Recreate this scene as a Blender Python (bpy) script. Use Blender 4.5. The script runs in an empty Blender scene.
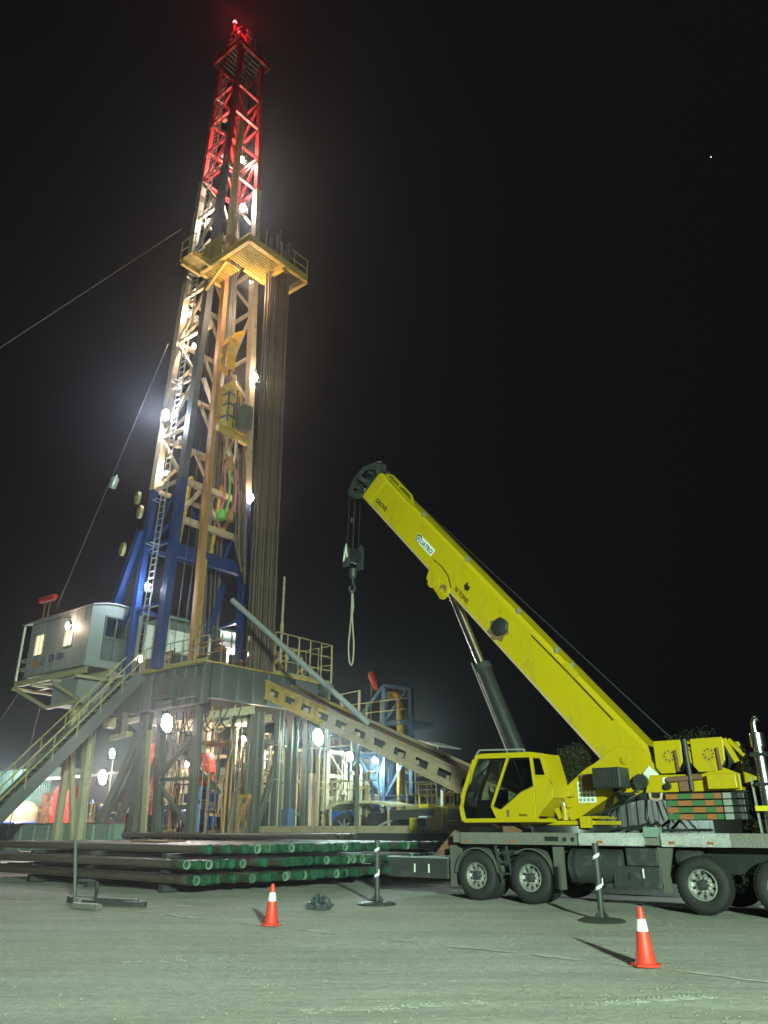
import bpy, math, random
from mathutils import Vector, Matrix
random.seed(7)
sc = bpy.context.scene
COL = sc.collection
# ------------------------------------------------------------------ camera
R = math.radians
cd = bpy.data.cameras.new("camera"); cam = bpy.data.objects.new("camera", cd); COL.objects.link(cam)
cam.location = (0, 0, 1.6); cam.rotation_euler = (R(90 + 22.34), 0, 0)
cd.sensor_fit = 'VERTICAL'; cd.sensor_height = 24.0; cd.lens = 769 / 1024 * 24.0
cd.clip_start = 0.05; cd.clip_end = 3000
sc.camera = cam
# ------------------------------------------------------------------ night sky, exposure, sampling
world = bpy.data.worlds.new("World"); sc.world = world; world.use_nodes = True
bg = world.node_tree.nodes["Background"]
bg.inputs[0].default_value = (0.0042, 0.0041, 0.0047, 1); bg.inputs[1].default_value = 1.0
sc.view_settings.view_transform = 'Standard'; sc.view_settings.look = 'None'
sc.view_settings.exposure = 0; sc.view_settings.gamma = 1
sc.render.engine = 'CYCLES'
cy = sc.cycles
cy.use_denoising = True
cy.max_bounces = 5; cy.diffuse_bounces = 2; cy.glossy_bounces = 3; cy.transmission_bounces = 4
cy.volume_bounces = 0; cy.transparent_max_bounces = 12; cy.sample_clamp_indirect = 2.0; cy.sample_clamp_direct = 0
cy.caustics_reflective = False; cy.caustics_refractive = False
# ------------------------------------------------------------------ site frame: u runs along truck and pipe racks, v away from the camera
A = math.atan2(-.632, .775)
UX, UY = math.cos(A), math.sin(A); VX, VY = -UY, UX
def S(u, v, z): return Vector((u*UX + v*VX, u*UY + v*VY, z))
TOWER_POWER = 9400.0
HAZE = 0.0011
# ------------------------------------------------------------------ materials
MATS = {}
def mat(name, col, rough=.6, metal=0., dirt=0., dcol=(.09, .065, .045), scale=3., bump=0., var=.12, streak=False, orand=0.):
    m = bpy.data.materials.new(name); m.use_nodes = True
    nt = m.node_tree; N = nt.nodes; L = nt.links
    b = N["Principled BSDF"]
    b.inputs["Roughness"].default_value = rough; b.inputs["Metallic"].default_value = metal
    tc = N.new("ShaderNodeTexCoord"); mp = N.new("ShaderNodeMapping")
    L.new(tc.outputs["Object"], mp.inputs[0])
    if streak: mp.inputs["Scale"].default_value = (1, 1, .25)
    n1 = N.new("ShaderNodeTexNoise"); n1.inputs["Scale"].default_value = scale; n1.inputs["Detail"].default_value = 6; n1.inputs["Roughness"].default_value = .65
    L.new(mp.outputs[0], n1.inputs["Vector"])
    hv = N.new("ShaderNodeMixRGB"); hv.blend_type = 'MIX'
    c = Vector(col); lo = [max(0, x*(1-var)) for x in c]; hi = [min(1, x*(1+var)) for x in c]
    hv.inputs[1].default_value = (*lo, 1); hv.inputs[2].default_value = (*hi, 1)
    L.new(n1.outputs["Fac"], hv.inputs[0])
    out = hv.outputs[0]
    if orand:
        oi = N.new("ShaderNodeObjectInfo"); rg = N.new("ShaderNodeMapRange"); rg.inputs[3].default_value = 1 - orand; rg.inputs[4].default_value = 1 + orand*.6
        L.new(oi.outputs["Random"], rg.inputs[0])
        mm = N.new("ShaderNodeMixRGB"); mm.blend_type = 'MULTIPLY'; mm.inputs[0].default_value = 1; L.new(out, mm.inputs[1]); L.new(rg.outputs[0], mm.inputs[2]); out = mm.outputs[0]
        ad_ = N.new("ShaderNodeVectorMath"); ad_.operation = 'ADD'; cb = N.new("ShaderNodeMath"); cb.operation = 'MULTIPLY'; cb.inputs[1].default_value = 37.
        L.new(oi.outputs["Random"], cb.inputs[0]); L.new(tc.outputs["Object"], ad_.inputs[0]); L.new(cb.outputs[0], ad_.inputs[1]); L.new(ad_.outputs[0], mp.inputs[0])
    if dirt > 0:
        n2 = N.new("ShaderNodeTexNoise"); n2.inputs["Scale"].default_value = scale*1.7; n2.inputs["Detail"].default_value = 9; n2.inputs["Roughness"].default_value = .72
        L.new(mp.outputs[0], n2.inputs["Vector"])
        cr = N.new("ShaderNodeValToRGB"); e = cr.color_ramp.elements
        e[0].position = .62 - dirt*.28; e[1].position = .74 - dirt*.2
        e[0].color = (0, 0, 0, 1); e[1].color = (1, 1, 1, 1)
        L.new(n2.outputs["Fac"], cr.inputs[0])
        ml = N.new("ShaderNodeMath"); ml.operation = 'MULTIPLY'; ml.inputs[1].default_value = min(1, .35 + dirt)
        L.new(cr.outputs[0], ml.inputs[0])
        mx = N.new("ShaderNodeMixRGB"); mx.inputs[2].default_value = (*dcol, 1)
        L.new(ml.outputs[0], mx.inputs[0]); L.new(out, mx.inputs[1]); out = mx.outputs[0]
        mr = N.new("ShaderNodeMapRange"); mr.inputs[3].default_value = rough; mr.inputs[4].default_value = min(1, rough + .3)
        L.new(ml.outputs[0], mr.inputs[0]); L.new(mr.outputs[0], b.inputs["Roughness"])
    L.new(out, b.inputs["Base Color"])
    if bump > 0:
        n3 = N.new("ShaderNodeTexNoise"); n3.inputs["Scale"].default_value = scale*6; n3.inputs["Detail"].default_value = 5
        L.new(mp.outputs[0], n3.inputs["Vector"])
        bp = N.new("ShaderNodeBump"); bp.inputs["Strength"].default_value = bump; bp.inputs["Distance"].default_value = .03
        L.new(n3.outputs["Fac"], bp.inputs["Height"]); L.new(bp.outputs[0], b.inputs["Normal"])
    MATS[name] = m; return m
def emit(name, col, strength):
    m = bpy.data.materials.new(name); m.use_nodes = True
    b = m.node_tree.nodes["Principled BSDF"]; b.inputs["Base Color"].default_value = (.5, .5, .5, 1)
    b.inputs["Emission Color"].default_value = (*col, 1); b.inputs["Emission Strength"].default_value = strength
    MATS[name] = m; return m
def glass(name, tint, rough=.03):
    m = bpy.data.materials.new(name); m.use_nodes = True
    nt = m.node_tree; N = nt.nodes; L = nt.links
    N.remove(N["Principled BSDF"]); o = N["Material Output"]
    t = N.new("ShaderNodeBsdfTransparent"); t.inputs[0].default_value = (*tint, 1)
    g = N.new("ShaderNodeBsdfGlossy"); g.inputs["Roughness"].default_value = rough
    f = N.new("ShaderNodeFresnel"); f.inputs[0].default_value = 1.5
    mx = N.new("ShaderNodeMixShader")
    L.new(f.outputs[0], mx.inputs[0]); L.new(t.outputs[0], mx.inputs[1]); L.new(g.outputs[0], mx.inputs[2]); L.new(mx.outputs[0], o.inputs[0])
    MATS[name] = m; return m
mat('crane_yellow', (.455, .335, .002), .42, 0, .26, (.30, .20, .02), 1.5, .06, .09, True)
mat('crane_yellow_worn', (.40, .29, .01), .45, 0, .35, (.12, .08, .03), 2.5, .05)
mat('rig_yellow', (.50, .31, .045), .55, 0, .45, (.16, .10, .05), 2., .1)
mat('rail_yellow', (.36, .31, .12), .55, 0, .4, (.15, .11, .06), 4., .05)
mat('bright_yellow', (.65, .52, .02), .5, 0, .1)
mat('mast_silver', (.42, .325, .225), .5, .1, .35, (.2, .14, .09), 1.6, .1)
mat('mast_red', (.52, .025, .03), .5, 0, .2, (.2, .05, .04), 1.5, .05)
mat('mast_silver_shaded', (.07, .076, .075), .5, .1, .3, (.1, .08, .06), 1.6, .1)  # darker copy of mast_silver: shade of the unlit front left leg in its colour
mat('mast_blue', (.008, .034, .15), .42, 0, .2, (.03, .04, .09), 1.2, .05)
mat('substructure_grey', (.095, .10, .085), .6, 0, .4, (.10, .09, .075), 1.4, .12, .2, True)
mat('fascia_grey', (.058, .068, .066), .55, 0, .4, (.05, .05, .045), 1.2, .1, .15, True)
mat('cream_steel', (.42, .37, .24), .55, 0, .3, (.24, .2, .12), 1.5, .1)
mat('stair_grey', (.085, .10, .098), .6, 0, .3, (.1, .1, .09), 2., .1)
mat('dark_steel', (.05, .055, .055), .5, .3, .3, (.09, .08, .07), 2.5, .1)
mat('black_paint', (.022, .025, .027), .4, 0, .25, (.07, .07, .065), 2., .06)
mat('dusty_black', (.035, .038, .04), .5, 0, .35, (.09, .09, .085), 2.2, .1)
mat('pipe_steel', (.10, .085, .072), .5, .5, .5, (.17, .11, .075), 2.4, .15, orand=.45)
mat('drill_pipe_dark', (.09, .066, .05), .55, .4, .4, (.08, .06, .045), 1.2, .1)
mat('drill_pipe_pale', (.36, .29, .23), .55, .4, .4, (.16, .12, .09), 1.2, .1)
mat('cap_rim', (.19, .27, .195), .5, 0, .5, (.07, .16, .1), 9., orand=.5)
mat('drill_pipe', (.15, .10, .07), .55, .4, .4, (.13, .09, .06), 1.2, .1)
mat('cap_green', (.014, .085, .045), .45, 0, .45, (.05, .07, .045), 7., .05, .25, orand=.6)
mat('hook_yellow', (.68, .36, .02), .45, 0, .35, (.3, .12, .03), 2., .06)
mat('rust', (.20, .10, .055), .8, .1, .4, (.09, .05, .04), 3., .2)
mat('rust_orange', (.46, .22, .07), .6, .1, .5, (.2, .11, .06), 1.4, .15, .2, True)
mat('rubber', (.015, .015, .015), .75, 0, .3, (.045, .048, .042), 5., .2)
mat('chrome', (.8, .8, .8), .27, 1., .12, (.3, .3, .28), 6., .02, .05)
mat('polished_rim', (.8, .8, .78), .24, .84, .15, (.3, .3, .28), 6., .02, .05)
mat('foil', (.75, .74, .76), .28, .9, .35, (.3, .3, .3), 14., .9, .2)
mat('deck_plate', (.23, .22, .20), .5, .4, .35, (.17, .14, .11), 5., .4, .2)
mat('galvanised', (.5, .52, .5), .4, .6, .3, (.25, .25, .22), 4., .1)
mat('doghouse_grey', (.25, .25, .275), .6, 0, .2, (.17, .17, .17), 1., .05, .1, True)
mat('doghouse_green', (.20, .23, .21), .6, 0, .2, (.12, .15, .13), 1., .05, .1, True)
mat('dark_green', (.07, .10, .09), .5, 0, .2)
mat('cone_orange', (.62, .042, .025), .5, 0, .12, (.4, .08, .05), 9.)
mat('white_band', (.8, .82, .78), .4, 0, .1)
mat('white_paint', (.72, .72, .68), .5, 0, .2, (.4, .38, .32), 2.)
mat('tan_sheet', (.52, .46, .28), .7, 0, .2, (.3, .25, .15), 2.)
mat('tan_plate', (.43, .315, .225), .6, .1, .4, (.25, .2, .15), 1.3, .1)
mat('teal_paint', (.20, .28, .235), .6, 0, .3, (.15, .2, .17), .8, .05)
mat('red_paint', (.55, .03, .025), .5, 0, .25, (.2, .04, .03), 2.)
mat('blue_paint', (.03, .10, .48), .45, 0, .25, (.05, .06, .15), 2.)
mat('tower_blue', (.05, .10, .19), .55, 0, .3, (.06, .07, .09), 1.5)
mat('hose_orange', (.42, .18, .06), .6, 0, .3)
mat('hose_pink', (.6, .16, .22), .5)
mat('hose_green', (.2, .5, .12), .5)
mat('block_orange', (.33, .11, .04), .6, 0, .25, (.2, .1, .06), 4.)
mat('block_green', (.05, .135, .05), .6, 0, .25, (.06, .12, .06), 4.)
mat('decal_white', (.75, .78, .74), .5, 0, .15, (.4, .45, .4), 20.)
mat('decal_blue', (.03, .04, .12), .5)
mat('decal_dark', (.02, .012, .004), .6)
mat('cladding', (.40, .42, .38), .5, .2, .3, (.28, .26, .22), 1.5, .05)
mat('bark', (.09, .07, .05), .9); mat('leaf', (.075, .075, .035), .7, 0, 0, var=.5, scale=1.)
mat('bag_plastic', (.06, .075, .08), .35, 0, .1); mat('rope', (.3, .28, .24), .9)
mat('cable', (.05, .05, .05), .5, .5); mat('cable_light', (.16, .16, .15), .5, .5)
mat('seat_dark', (.12, .135, .14), .8)
mat('tape', (.8, .85, .85), .3, 0, .1)
glass('cab_glass', (.9, .93, .91)); glass('tinted_glass', (.78, .83, .8))
emit('lamp_white', (1, .93, .95), 150); emit('lamp_warm', (1, .86, .68), 100); emit('lamp_blue', (.62, .75, 1), 200)
emit('lamp_cyan', (.7, 1, .96), 150); emit('lamp_green', (.45, 1, .75), 14); emit('beacon_red', (1, .05, .06), 25)
emit('window_lit', (1, .66, .35), 1.6); emit('star_white', (1, 1, 1), 3.0)
emit('panel_glow', (.7, 1, .85), .28)  # panels glow by themselves in place of a lit interior
# ------------------------------------------------------------------ mesh builder
ROOT = {}
class MB:
    def __init__(s): s.v = []; s.f = []; s.sm = []
    def add(s, vs, fs, smooth=False):
        o = len(s.v); s.v += [Vector(p) for p in vs]; s.f += [tuple(i + o for i in f) for f in fs]; s.sm += [smooth]*len(fs); return s
    def box(s, u0, u1, v0, v1, z0, z1):
        if u0 > u1: u0, u1 = u1, u0
        if v0 > v1: v0, v1 = v1, v0
        if z0 > z1: z0, z1 = z1, z0
        vs = [(u, v, z) for z in (z0, z1) for v in (v0, v1) for u in (u0, u1)]
        return s.add(vs, [(0, 2, 3, 1), (4, 5, 7, 6), (0, 1, 5, 4), (2, 6, 7, 3), (0, 4, 6, 2), (1, 3, 7, 5)])
    def bar(s, p, q, w, h=None, up=(0, 0, 1)):
        p, q = Vector(p), Vector(q); h = h or w
        d = (q - p).normalized(); up = Vector(up)
        if abs(d.dot(up)) > .97: up = Vector((1, 0, 0))
        x = d.cross(up).normalized(); y = x.cross(d)
        vs = [c + x*a*w/2 + y*b*h/2 for c in (p, q) for a, b in ((-1, -1), (1, -1), (1, 1), (-1, 1))]
        return s.add(vs, [(0, 3, 2, 1), (4, 5, 6, 7), (0, 1, 5, 4), (1, 2, 6, 5), (2, 3, 7, 6), (3, 0, 4, 7)])
    def ibeam(s, p, q, w, h, t=.03, up=(0, 0, 1)):
        p, q = Vector(p), Vector(q); d = (q - p).normalized(); up = Vector(up)
        if abs(d.dot(up)) > .97: up = Vector((1, 0, 0))
        x = d.cross(up).normalized(); y = x.cross(d)
        k = (h - t)/2
        s.bar(p + y*k, q + y*k, w, t, y); s.bar(p - y*k, q - y*k, w, t, y); s.bar(p, q, t, h - 2*t, y)
        return s
    def tube(s, p, q, r, n=10, r2=None, cap=True):
        p, q = Vector(p), Vector(q); r2 = r if r2 is None else r2
        d = (q - p).normalized(); up = Vector((0, 0, 1)) if abs(d.z) < .9 else Vector((1, 0, 0))
        x = d.cross(up).normalized(); y = x.cross(d)
        vs = [c + (x*math.cos(6.2832*i/n) + y*math.sin(6.2832*i/n))*rr for c, rr in ((p, r), (q, r2)) for i in range(n)]
        s.add(vs, [(i, (i+1) % n, (i+1) % n + n, i+n) for i in range(n)][::1], True)
        if cap:
            s.add(vs[:n], [tuple(range(n))[::-1]]); s.add(vs[n:], [tuple(range(n))])
        return s
    def path(s, pts, r, n=6):
        pts = [Vector(p) for p in pts]; vs = []; x0 = None
        for i, p in enumerate(pts):
            d = (pts[min(i+1, len(pts)-1)] - pts[max(i-1, 0)]).normalized()
            if x0 is None:
                up = Vector((0, 0, 1)) if abs(d.z) < .9 else Vector((1, 0, 0)); x0 = d.cross(up).normalized()
            x0 = (x0 - d*x0.dot(d)).normalized(); y = x0.cross(d)
            vs += [p + (x0*math.cos(6.2832*k/n) + y*math.sin(6.2832*k/n))*r for k in range(n)]
        fs = [(i*n+k, i*n+(k+1) % n, (i+1)*n+(k+1) % n, (i+1)*n+k) for i in range(len(pts)-1) for k in range(n)]
        s.add(vs, fs, True); s.add(vs[:n], [tuple(range(n))]); s.add(vs[-n:], [tuple(range(n))]); return s
    def prism(s, poly, ax, a, b):
        n = len(poly)
        f = {'v': lambda p, t: (p[0], t, p[1]), 'u': lambda p, t: (t, p[0], p[1]), 'z': lambda p, t: (p[0], p[1], t)}[ax]
        vs = [f(p, a) for p in poly] + [f(p, b) for p in poly]
        return s.add(vs, [tuple(range(n)), tuple(range(2*n-1, n-1, -1))] + [(i, i+n, (i+1) % n + n, (i+1) % n) for i in range(n)])
    def lathe(s, prof, org, axis=(0, 0, 1), n=20, smooth=True):
        o = Vector(org); d = Vector(axis).normalized(); up = Vector((0, 0, 1)) if abs(d.z) < .9 else Vector((1, 0, 0))
        x = d.cross(up).normalized(); y = x.cross(d)
        vs = [o + d*t + (x*math.cos(6.2832*i/n) + y*math.sin(6.2832*i/n))*max(r, 1e-4) for r, t in prof for i in range(n)]
        fs = [(k*n+i, k*n+(i+1) % n, (k+1)*n+(i+1) % n, (k+1)*n+i) for k in range(len(prof)-1) for i in range(n)]
        return s.add(vs, fs, smooth)
    def build(s, name, m, parent=None, bevel=0., label=None, loc=None):
        l = ROOT[parent.name] if parent else Vector(loc or (0, 0, 0))
        me = bpy.data.meshes.new(name); me.from_pydata([p - l for p in s.v], [], s.f); me.update()
        me.polygons.foreach_set("use_smooth", s.sm)
        me.materials.append(MATS[m] if isinstance(m, str) else m)
        o = bpy.data.objects.new(name, me); COL.objects.link(o)
        if parent: o.parent = parent; ROOT[o.name] = l
        else: o.location = S(*l); o.rotation_euler = (0, 0, A); ROOT[o.name] = l
        if any(s.sm):
            try: me.set_sharp_from_angle(angle=R(40))
            except Exception: pass
        if bevel:
            b = o.modifiers.new("bevel", 'BEVEL'); b.width = bevel; b.segments = 2; b.limit_method = 'ANGLE'; b.angle_limit = R(35)
        if label: o["label"] = label
        return o
def thing(name, label, cat, loc, group=None):
    o = bpy.data.objects.new(name, None); COL.objects.link(o); o.empty_display_size = .3
    o.location = S(*loc); o.rotation_euler = (0, 0, A); ROOT[o.name] = Vector(loc)
    o["label"] = label; o["category"] = cat
    if group: o["group"] = group
    return o
def solid(mb, name, m, label, cat, group=None, bevel=0.):
    xs = [p.x for p in mb.v]; ys = [p.y for p in mb.v]; zs = [p.z for p in mb.v]
    o = mb.build(name, m, None, bevel, None, ((min(xs)+max(xs))/2, (min(ys)+max(ys))/2, min(zs)))
    o["label"] = label; o["category"] = cat
    if group: o["group"] = group
    return o
def structure(mb, name, m, kind='structure'):
    o = mb.build(name, m); o["kind"] = kind; return o
def copy_tree(o, loc, label, rz=0):
    r = o.copy(); COL.objects.link(r); r.location = S(*loc); r.rotation_euler = (0, 0, A + rz); r["label"] = label
    for ch in list(o.children):
        c = ch.copy(); COL.objects.link(c); c.parent = r
        for g in list(ch.children):
            d = g.copy(); COL.objects.link(d); d.parent = c
    return r
def B(parent, name, m, p, q, w, h=None, up=(0, 0, 1)): return MB().bar(p, q, w, h, up).build(name, m, parent)
def T(parent, name, m, p, q, r, n=10, r2=None): return MB().tube(p, q, r, n, r2).build(name, m, parent)
def X(parent, name, m, *a, bevel=0.): return MB().box(*a).build(name, m, parent, bevel)
def text(s, size, org, d, up, m, parent, name='lettering', align='LEFT', ext=.004):
    cu = bpy.data.curves.new(name, 'FONT'); cu.body = s; cu.size = size; cu.extrude = ext; cu.align_x = align; cu.resolution_u = 3; cu.offset = size*.022
    t = bpy.data.objects.new(name + '_tmp', cu); COL.objects.link(t)
    dg = bpy.context.evaluated_depsgraph_get(); me = bpy.data.meshes.new_from_object(t.evaluated_get(dg))
    bpy.data.objects.remove(t); bpy.data.curves.remove(cu)
    d = Vector(d).normalized(); up = Vector(up); up = (up - d*up.dot(d)).normalized(); n = d.cross(up)
    l = ROOT[parent.name]
    for v in me.vertices: v.co = Vector(org) + d*v.co.x + up*v.co.y + n*v.co.z - l
    me.materials.clear(); me.materials.append(MATS[m])
    o = bpy.data.objects.new(name, me); COL.objects.link(o); o.parent = parent; ROOT[o.name] = l
    return o
def lerp(p, q, t): return Vector(p)*(1-t) + Vector(q)*t
LCOL = {'lamp_white': (1, .93, .9), 'lamp_warm': (1, .76, .52), 'lamp_blue': (.72, .82, 1), 'lamp_cyan': (.72, 1, .96), 'lamp_green': (.45, 1, .75), 'beacon_red': (1, .03, .04)}
def floodlight(pos, d, label, power, m='lamp_white', size=.36, group='floodlights on the drilling rig'):
    p = Vector(pos); d = Vector(d).normalized(); up = Vector((0, 0, 1)); x = d.cross(up).normalized(); y = x.cross(d)
    t = thing('floodlight', label, 'floodlight', pos, group)
    hs = size/2
    q = lambda a, b, c: p + x*a + y*b + d*c
    def oval(mb):                                       # upright oval flood, slightly tilted
        mb.v = [p + x*((v - p).dot(x)*.78 + (v - p).dot(y)*.16) + y*(v - p).dot(y)*1.25 + d*(v - p).dot(d) for v in mb.v]; return mb
    oval(MB().lathe([(0, -.24), (hs*.45, -.22), (hs*.7, -.14), (hs, -.03), (hs, .03), (hs*.92, .03), (hs*.88, -.01)], p, d, 20)).build('housing', 'dark_steel', t)
    oval(MB().lathe([(hs*.9, -.005), (hs*.6, .02), (0, .035)], p, d, 20)).build('lens', m, t)
    MB().bar(q(-hs*1.1, 0, -.05), q(-hs*1.1, -hs*1.3, -.05), .03).bar(q(hs*1.1, 0, -.05), q(hs*1.1, -hs*1.3, -.05), .03).bar(q(-hs*1.1, -hs*1.3, -.05), q(hs*1.1, -hs*1.3, -.05), .03).build('bracket', 'dark_steel', t)
    hid = d.z < -.35 or pos[2] > 9
    ld = bpy.data.lights.new('floodlight_bulb', 'POINT' if hid else 'SPOT'); ld.energy = power*1.25
    if not hid: ld.spot_size = R(165); ld.spot_blend = .8
    ld.color = LCOL[m]; ld.shadow_soft_size = .12
    lo = bpy.data.objects.new('floodlight_bulb', ld); COL.objects.link(lo); lo.parent = t
    lo.location = d*.16; lo.rotation_euler = d.to_track_quat('-Z', 'Y').to_euler()
    return t
def railing(pts, label, m='rail_yellow', h=1.1, step=1.2, group='guard rails on the drilling rig', rails=(1., .55)):
    pts = [Vector(p) for p in pts]
    t = thing('guard_rail', label, 'railing', tuple(pts[0]), group)
    for a, b in zip(pts, pts[1:]):
        n = max(1, round((b - a).length/step))
        for i in range(n + 1):
            c = lerp(a, b, i/n); T(t, 'post', m, c, c + Vector((0, 0, h)), .028, 6)
        for k in rails: T(t, 'rail', m, a + Vector((0, 0, h*k)), b + Vector((0, 0, h*k)), .026, 6)
        B(t, 'toe_board', m, a + Vector((0, 0, .08)), b + Vector((0, 0, .08)), .02, .14)
    return t
CAMDIR = (.5, -.82, -.25)

# ================================================================== GROUND
def ground():
    m = bpy.data.materials.new('gravel_ground'); m.use_nodes = True
    nt = m.node_tree; N = nt.nodes; L = nt.links; b = N["Principled BSDF"]; b.inputs["Roughness"].default_value = .95
    tc = N.new("ShaderNodeTexCoord")
    def noise(sc_, det=6, ro=.6):
        n = N.new("ShaderNodeTexNoise"); n.inputs["Scale"].default_value = sc_; n.inputs["Detail"].default_value = det; n.inputs["Roughness"].default_value = ro
        L.new(tc.outputs["Object"], n.inputs["Vector"]); return n
    n1 = noise(.25, 5); n2 = noise(9, 8, .75); n3 = noise(55, 4, .7)
    r1 = N.new("ShaderNodeValToRGB"); e = r1.color_ramp.elements
    e[0].position = .3; e[0].color = (.47, .45, .41, 1); e[1].position = .7; e[1].color = (.60, .58, .54, 1)
    L.new(n1.outputs["Fac"], r1.inputs[0])
    r2 = N.new("ShaderNodeValToRGB"); e = r2.color_ramp.elements
    e[0].position = .35; e[0].color = (.78, .78, .78, 1); e[1].position = .65; e[1].color = (1.06, 1.06, 1.06, 1)
    L.new(n2.outputs["Fac"], r2.inputs[0])
    mx = N.new("ShaderNodeMixRGB"); mx.blend_type = 'MULTIPLY'; mx.inputs[0].default_value = 1
    L.new(r1.outputs[0], mx.inputs[1]); L.new(r2.outputs[0], mx.inputs[2]); L.new(mx.outputs[0], b.inputs["Base Color"])
    ad = N.new("ShaderNodeMath"); ad.operation = 'MULTIPLY_ADD'; ad.inputs[1].default_value = .4
    L.new(n3.outputs["Fac"], ad.inputs[0]); L.new(n2.outputs["Fac"], ad.inputs[2])
    bp = N.new("ShaderNodeBump"); bp.inputs["Strength"].default_value = 1.; bp.inputs["Distance"].default_value = .06
    L.new(ad.outputs[0], bp.inputs["Height"]); L.new(bp.outputs[0], b.inputs["Normal"])
    mp = N.new("ShaderNodeMapping"); mp.inputs["Rotation"].default_value = (0, 0, -A + .12); mp.inputs["Scale"].default_value = (.22, 1.7, 1)
    L.new(tc.outputs["Object"], mp.inputs[0])
    n4 = N.new("ShaderNodeTexNoise"); n4.inputs["Scale"].default_value = 1.; n4.inputs["Detail"].default_value = 7; n4.inputs["Roughness"].default_value = .68; L.new(mp.outputs[0], n4.inputs["Vector"])
    r4 = N.new("ShaderNodeValToRGB"); e = r4.color_ramp.elements; e[0].position = .36; e[0].color = (.80, .80, .79, 1); e[1].position = .62; e[1].color = (1.06, 1.06, 1.06, 1)
    L.new(n4.outputs["Fac"], r4.inputs[0])
    m4 = N.new("ShaderNodeMixRGB"); m4.blend_type = 'MULTIPLY'; m4.inputs[0].default_value = 1; L.new(mx.outputs[0], m4.inputs[1]); L.new(r4.outputs[0], m4.inputs[2]); L.new(m4.outputs[0], b.inputs["Base Color"])
    a4 = N.new("ShaderNodeMath"); a4.operation = 'MULTIPLY_ADD'; a4.inputs[1].default_value = 1.6; L.new(n4.outputs["Fac"], a4.inputs[0]); L.new(ad.outputs[0], a4.inputs[2]); L.new(a4.outputs[0], bp.inputs["Height"])
    MATS['gravel_ground'] = m
    # one sheet: fine in front of the camera, coarse to the horizon
    xs = [-600, -300, -120, -60] + [-36 + i*.5 for i in range(105)] + [30, 60, 120, 300, 600]
    ys = [-600, -200, -60, -20, -5] + [i*.4 for i in range(8, 75)] + [34, 45, 60, 90, 150, 300, 600]
    from mathutils import noise as mn
    vs = []
    for y in ys:
        for x in xs:
            k = 1 if (-36 < x < 16 and 3 < y < 29) else 0
            z = k*(.035*mn.noise(Vector((x*.35, y*.35, 0))) + .012*mn.noise(Vector((x*1.3, y*1.3, 4))))
            vs.append((x, y, z - .03))
    n = len(xs)
    fs = [(j*n+i, j*n+i+1, (j+1)*n+i+1, (j+1)*n+i) for j in range(len(ys)-1) for i in range(n-1)]
    me = bpy.data.meshes.new('ground'); me.from_pydata(vs, [], fs); me.update(); me.materials.append(m)
    me.polygons.foreach_set("use_smooth", [True]*len(fs))
    o = bpy.data.objects.new('ground', me); COL.objects.link(o); o["kind"] = 'structure'
    # loose stones
    import numpy as np
    rng = np.random.default_rng(3)
    t = (1+5**.5)/2
    ico = np.array([(-1, t, 0), (1, t, 0), (-1, -t, 0), (1, -t, 0), (0, -1, t), (0, 1, t), (0, -1, -t), (0, 1, -t), (t, 0, -1), (t, 0, 1), (-t, 0, -1), (-t, 0, 1)])/1.9
    icf = np.array([(0, 11, 5), (0, 5, 1), (0, 1, 7), (0, 7, 10), (0, 10, 11), (1, 5, 9), (5, 11, 4), (11, 10, 2), (10, 7, 6), (7, 1, 8), (3, 9, 4), (3, 4, 2), (3, 2, 6), (3, 6, 8), (3, 8, 9), (4, 9, 5), (2, 4, 11), (6, 2, 10), (8, 6, 7), (9, 8, 1)])
    K = 17000
    yy = 6 + 17*rng.random(K)**1.15; xx = (rng.random(K)-.5)*1.25*yy
    sz = .004 + .012*rng.random(K)**6 + (rng.random(K) < .006)*.014*rng.random(K)
    V = ico[None]*(.65+.7*rng.random((K, 12, 1)))*sz[:, None, None]*np.array([1.2, 1, .7])
    ang = rng.random(K)*6.28; ca, sa = np.cos(ang)[:, None], np.sin(ang)[:, None]
    Vx = V[:, :, 0]*ca - V[:, :, 1]*sa + xx[:, None]; Vy = V[:, :, 0]*sa + V[:, :, 1]*ca + yy[:, None]
    zz = np.array([.035*mn.noise(Vector((x*.35, y*.35, 0))) + .012*mn.noise(Vector((x*1.3, y*1.3, 4))) - .03 for x, y in zip(xx, yy)])
    P = np.stack([Vx, Vy, V[:, :, 2] + zz[:, None] + sz[:, None]*.2], -1).reshape(-1, 3)
    F = (icf[None] + 12*np.arange(K)[:, None, None]).reshape(-1, 3)
    me = bpy.data.meshes.new('gravel'); me.from_pydata(P.tolist(), [], F.tolist()); me.update()
    mat('stone', (.21, .195, .17), .9, 0, .2, (.15, .14, .12), .7, 0, .35); me.materials.append(MATS['stone'])
    o = bpy.data.objects.new('gravel', me); COL.objects.link(o); o["kind"] = 'stuff'
    # pale lime line between the cones, broken and ragged
    m2 = mat('lime_dust', (.66, .64, .6), .95, 0, .75, (.5, .48, .44), 3., .3)
    mb = MB()
    u = -40.
    while u < 4:
        n_ = 14; w0 = .03 + .04*random.random(); pts = []
        ln = random.uniform(.5, 1.9)
        for i in range(n_):
            uu = u + ln*i/(n_-1); k = max(0, math.sin(math.pi*i/(n_-1)))**.5
            vv = 10.72 + .05*mn.noise(Vector((uu*.9, 0, 0)))
            p0 = S(uu, vv, 0); z = .035*mn.noise(Vector((p0.x*.35, p0.y*.35, 0))) + .012*mn.noise(Vector((p0.x*1.3, p0.y*1.3, 4))) - .018
            pts += [(uu, vv - w0*k*(.6+.8*random.random()), z), (uu, vv + w0*k*(.6+.8*random.random()), z)]
        mb.add(pts, [(2*i, 2*i+2, 2*i+3, 2*i+1) for i in range(n_-1)])
        u += ln + random.uniform(-.1, .9)
    structure(mb, 'ground_line', 'lime_dust')
    # tyre tread ridges pressed into the dust
    mb = MB()
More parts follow.
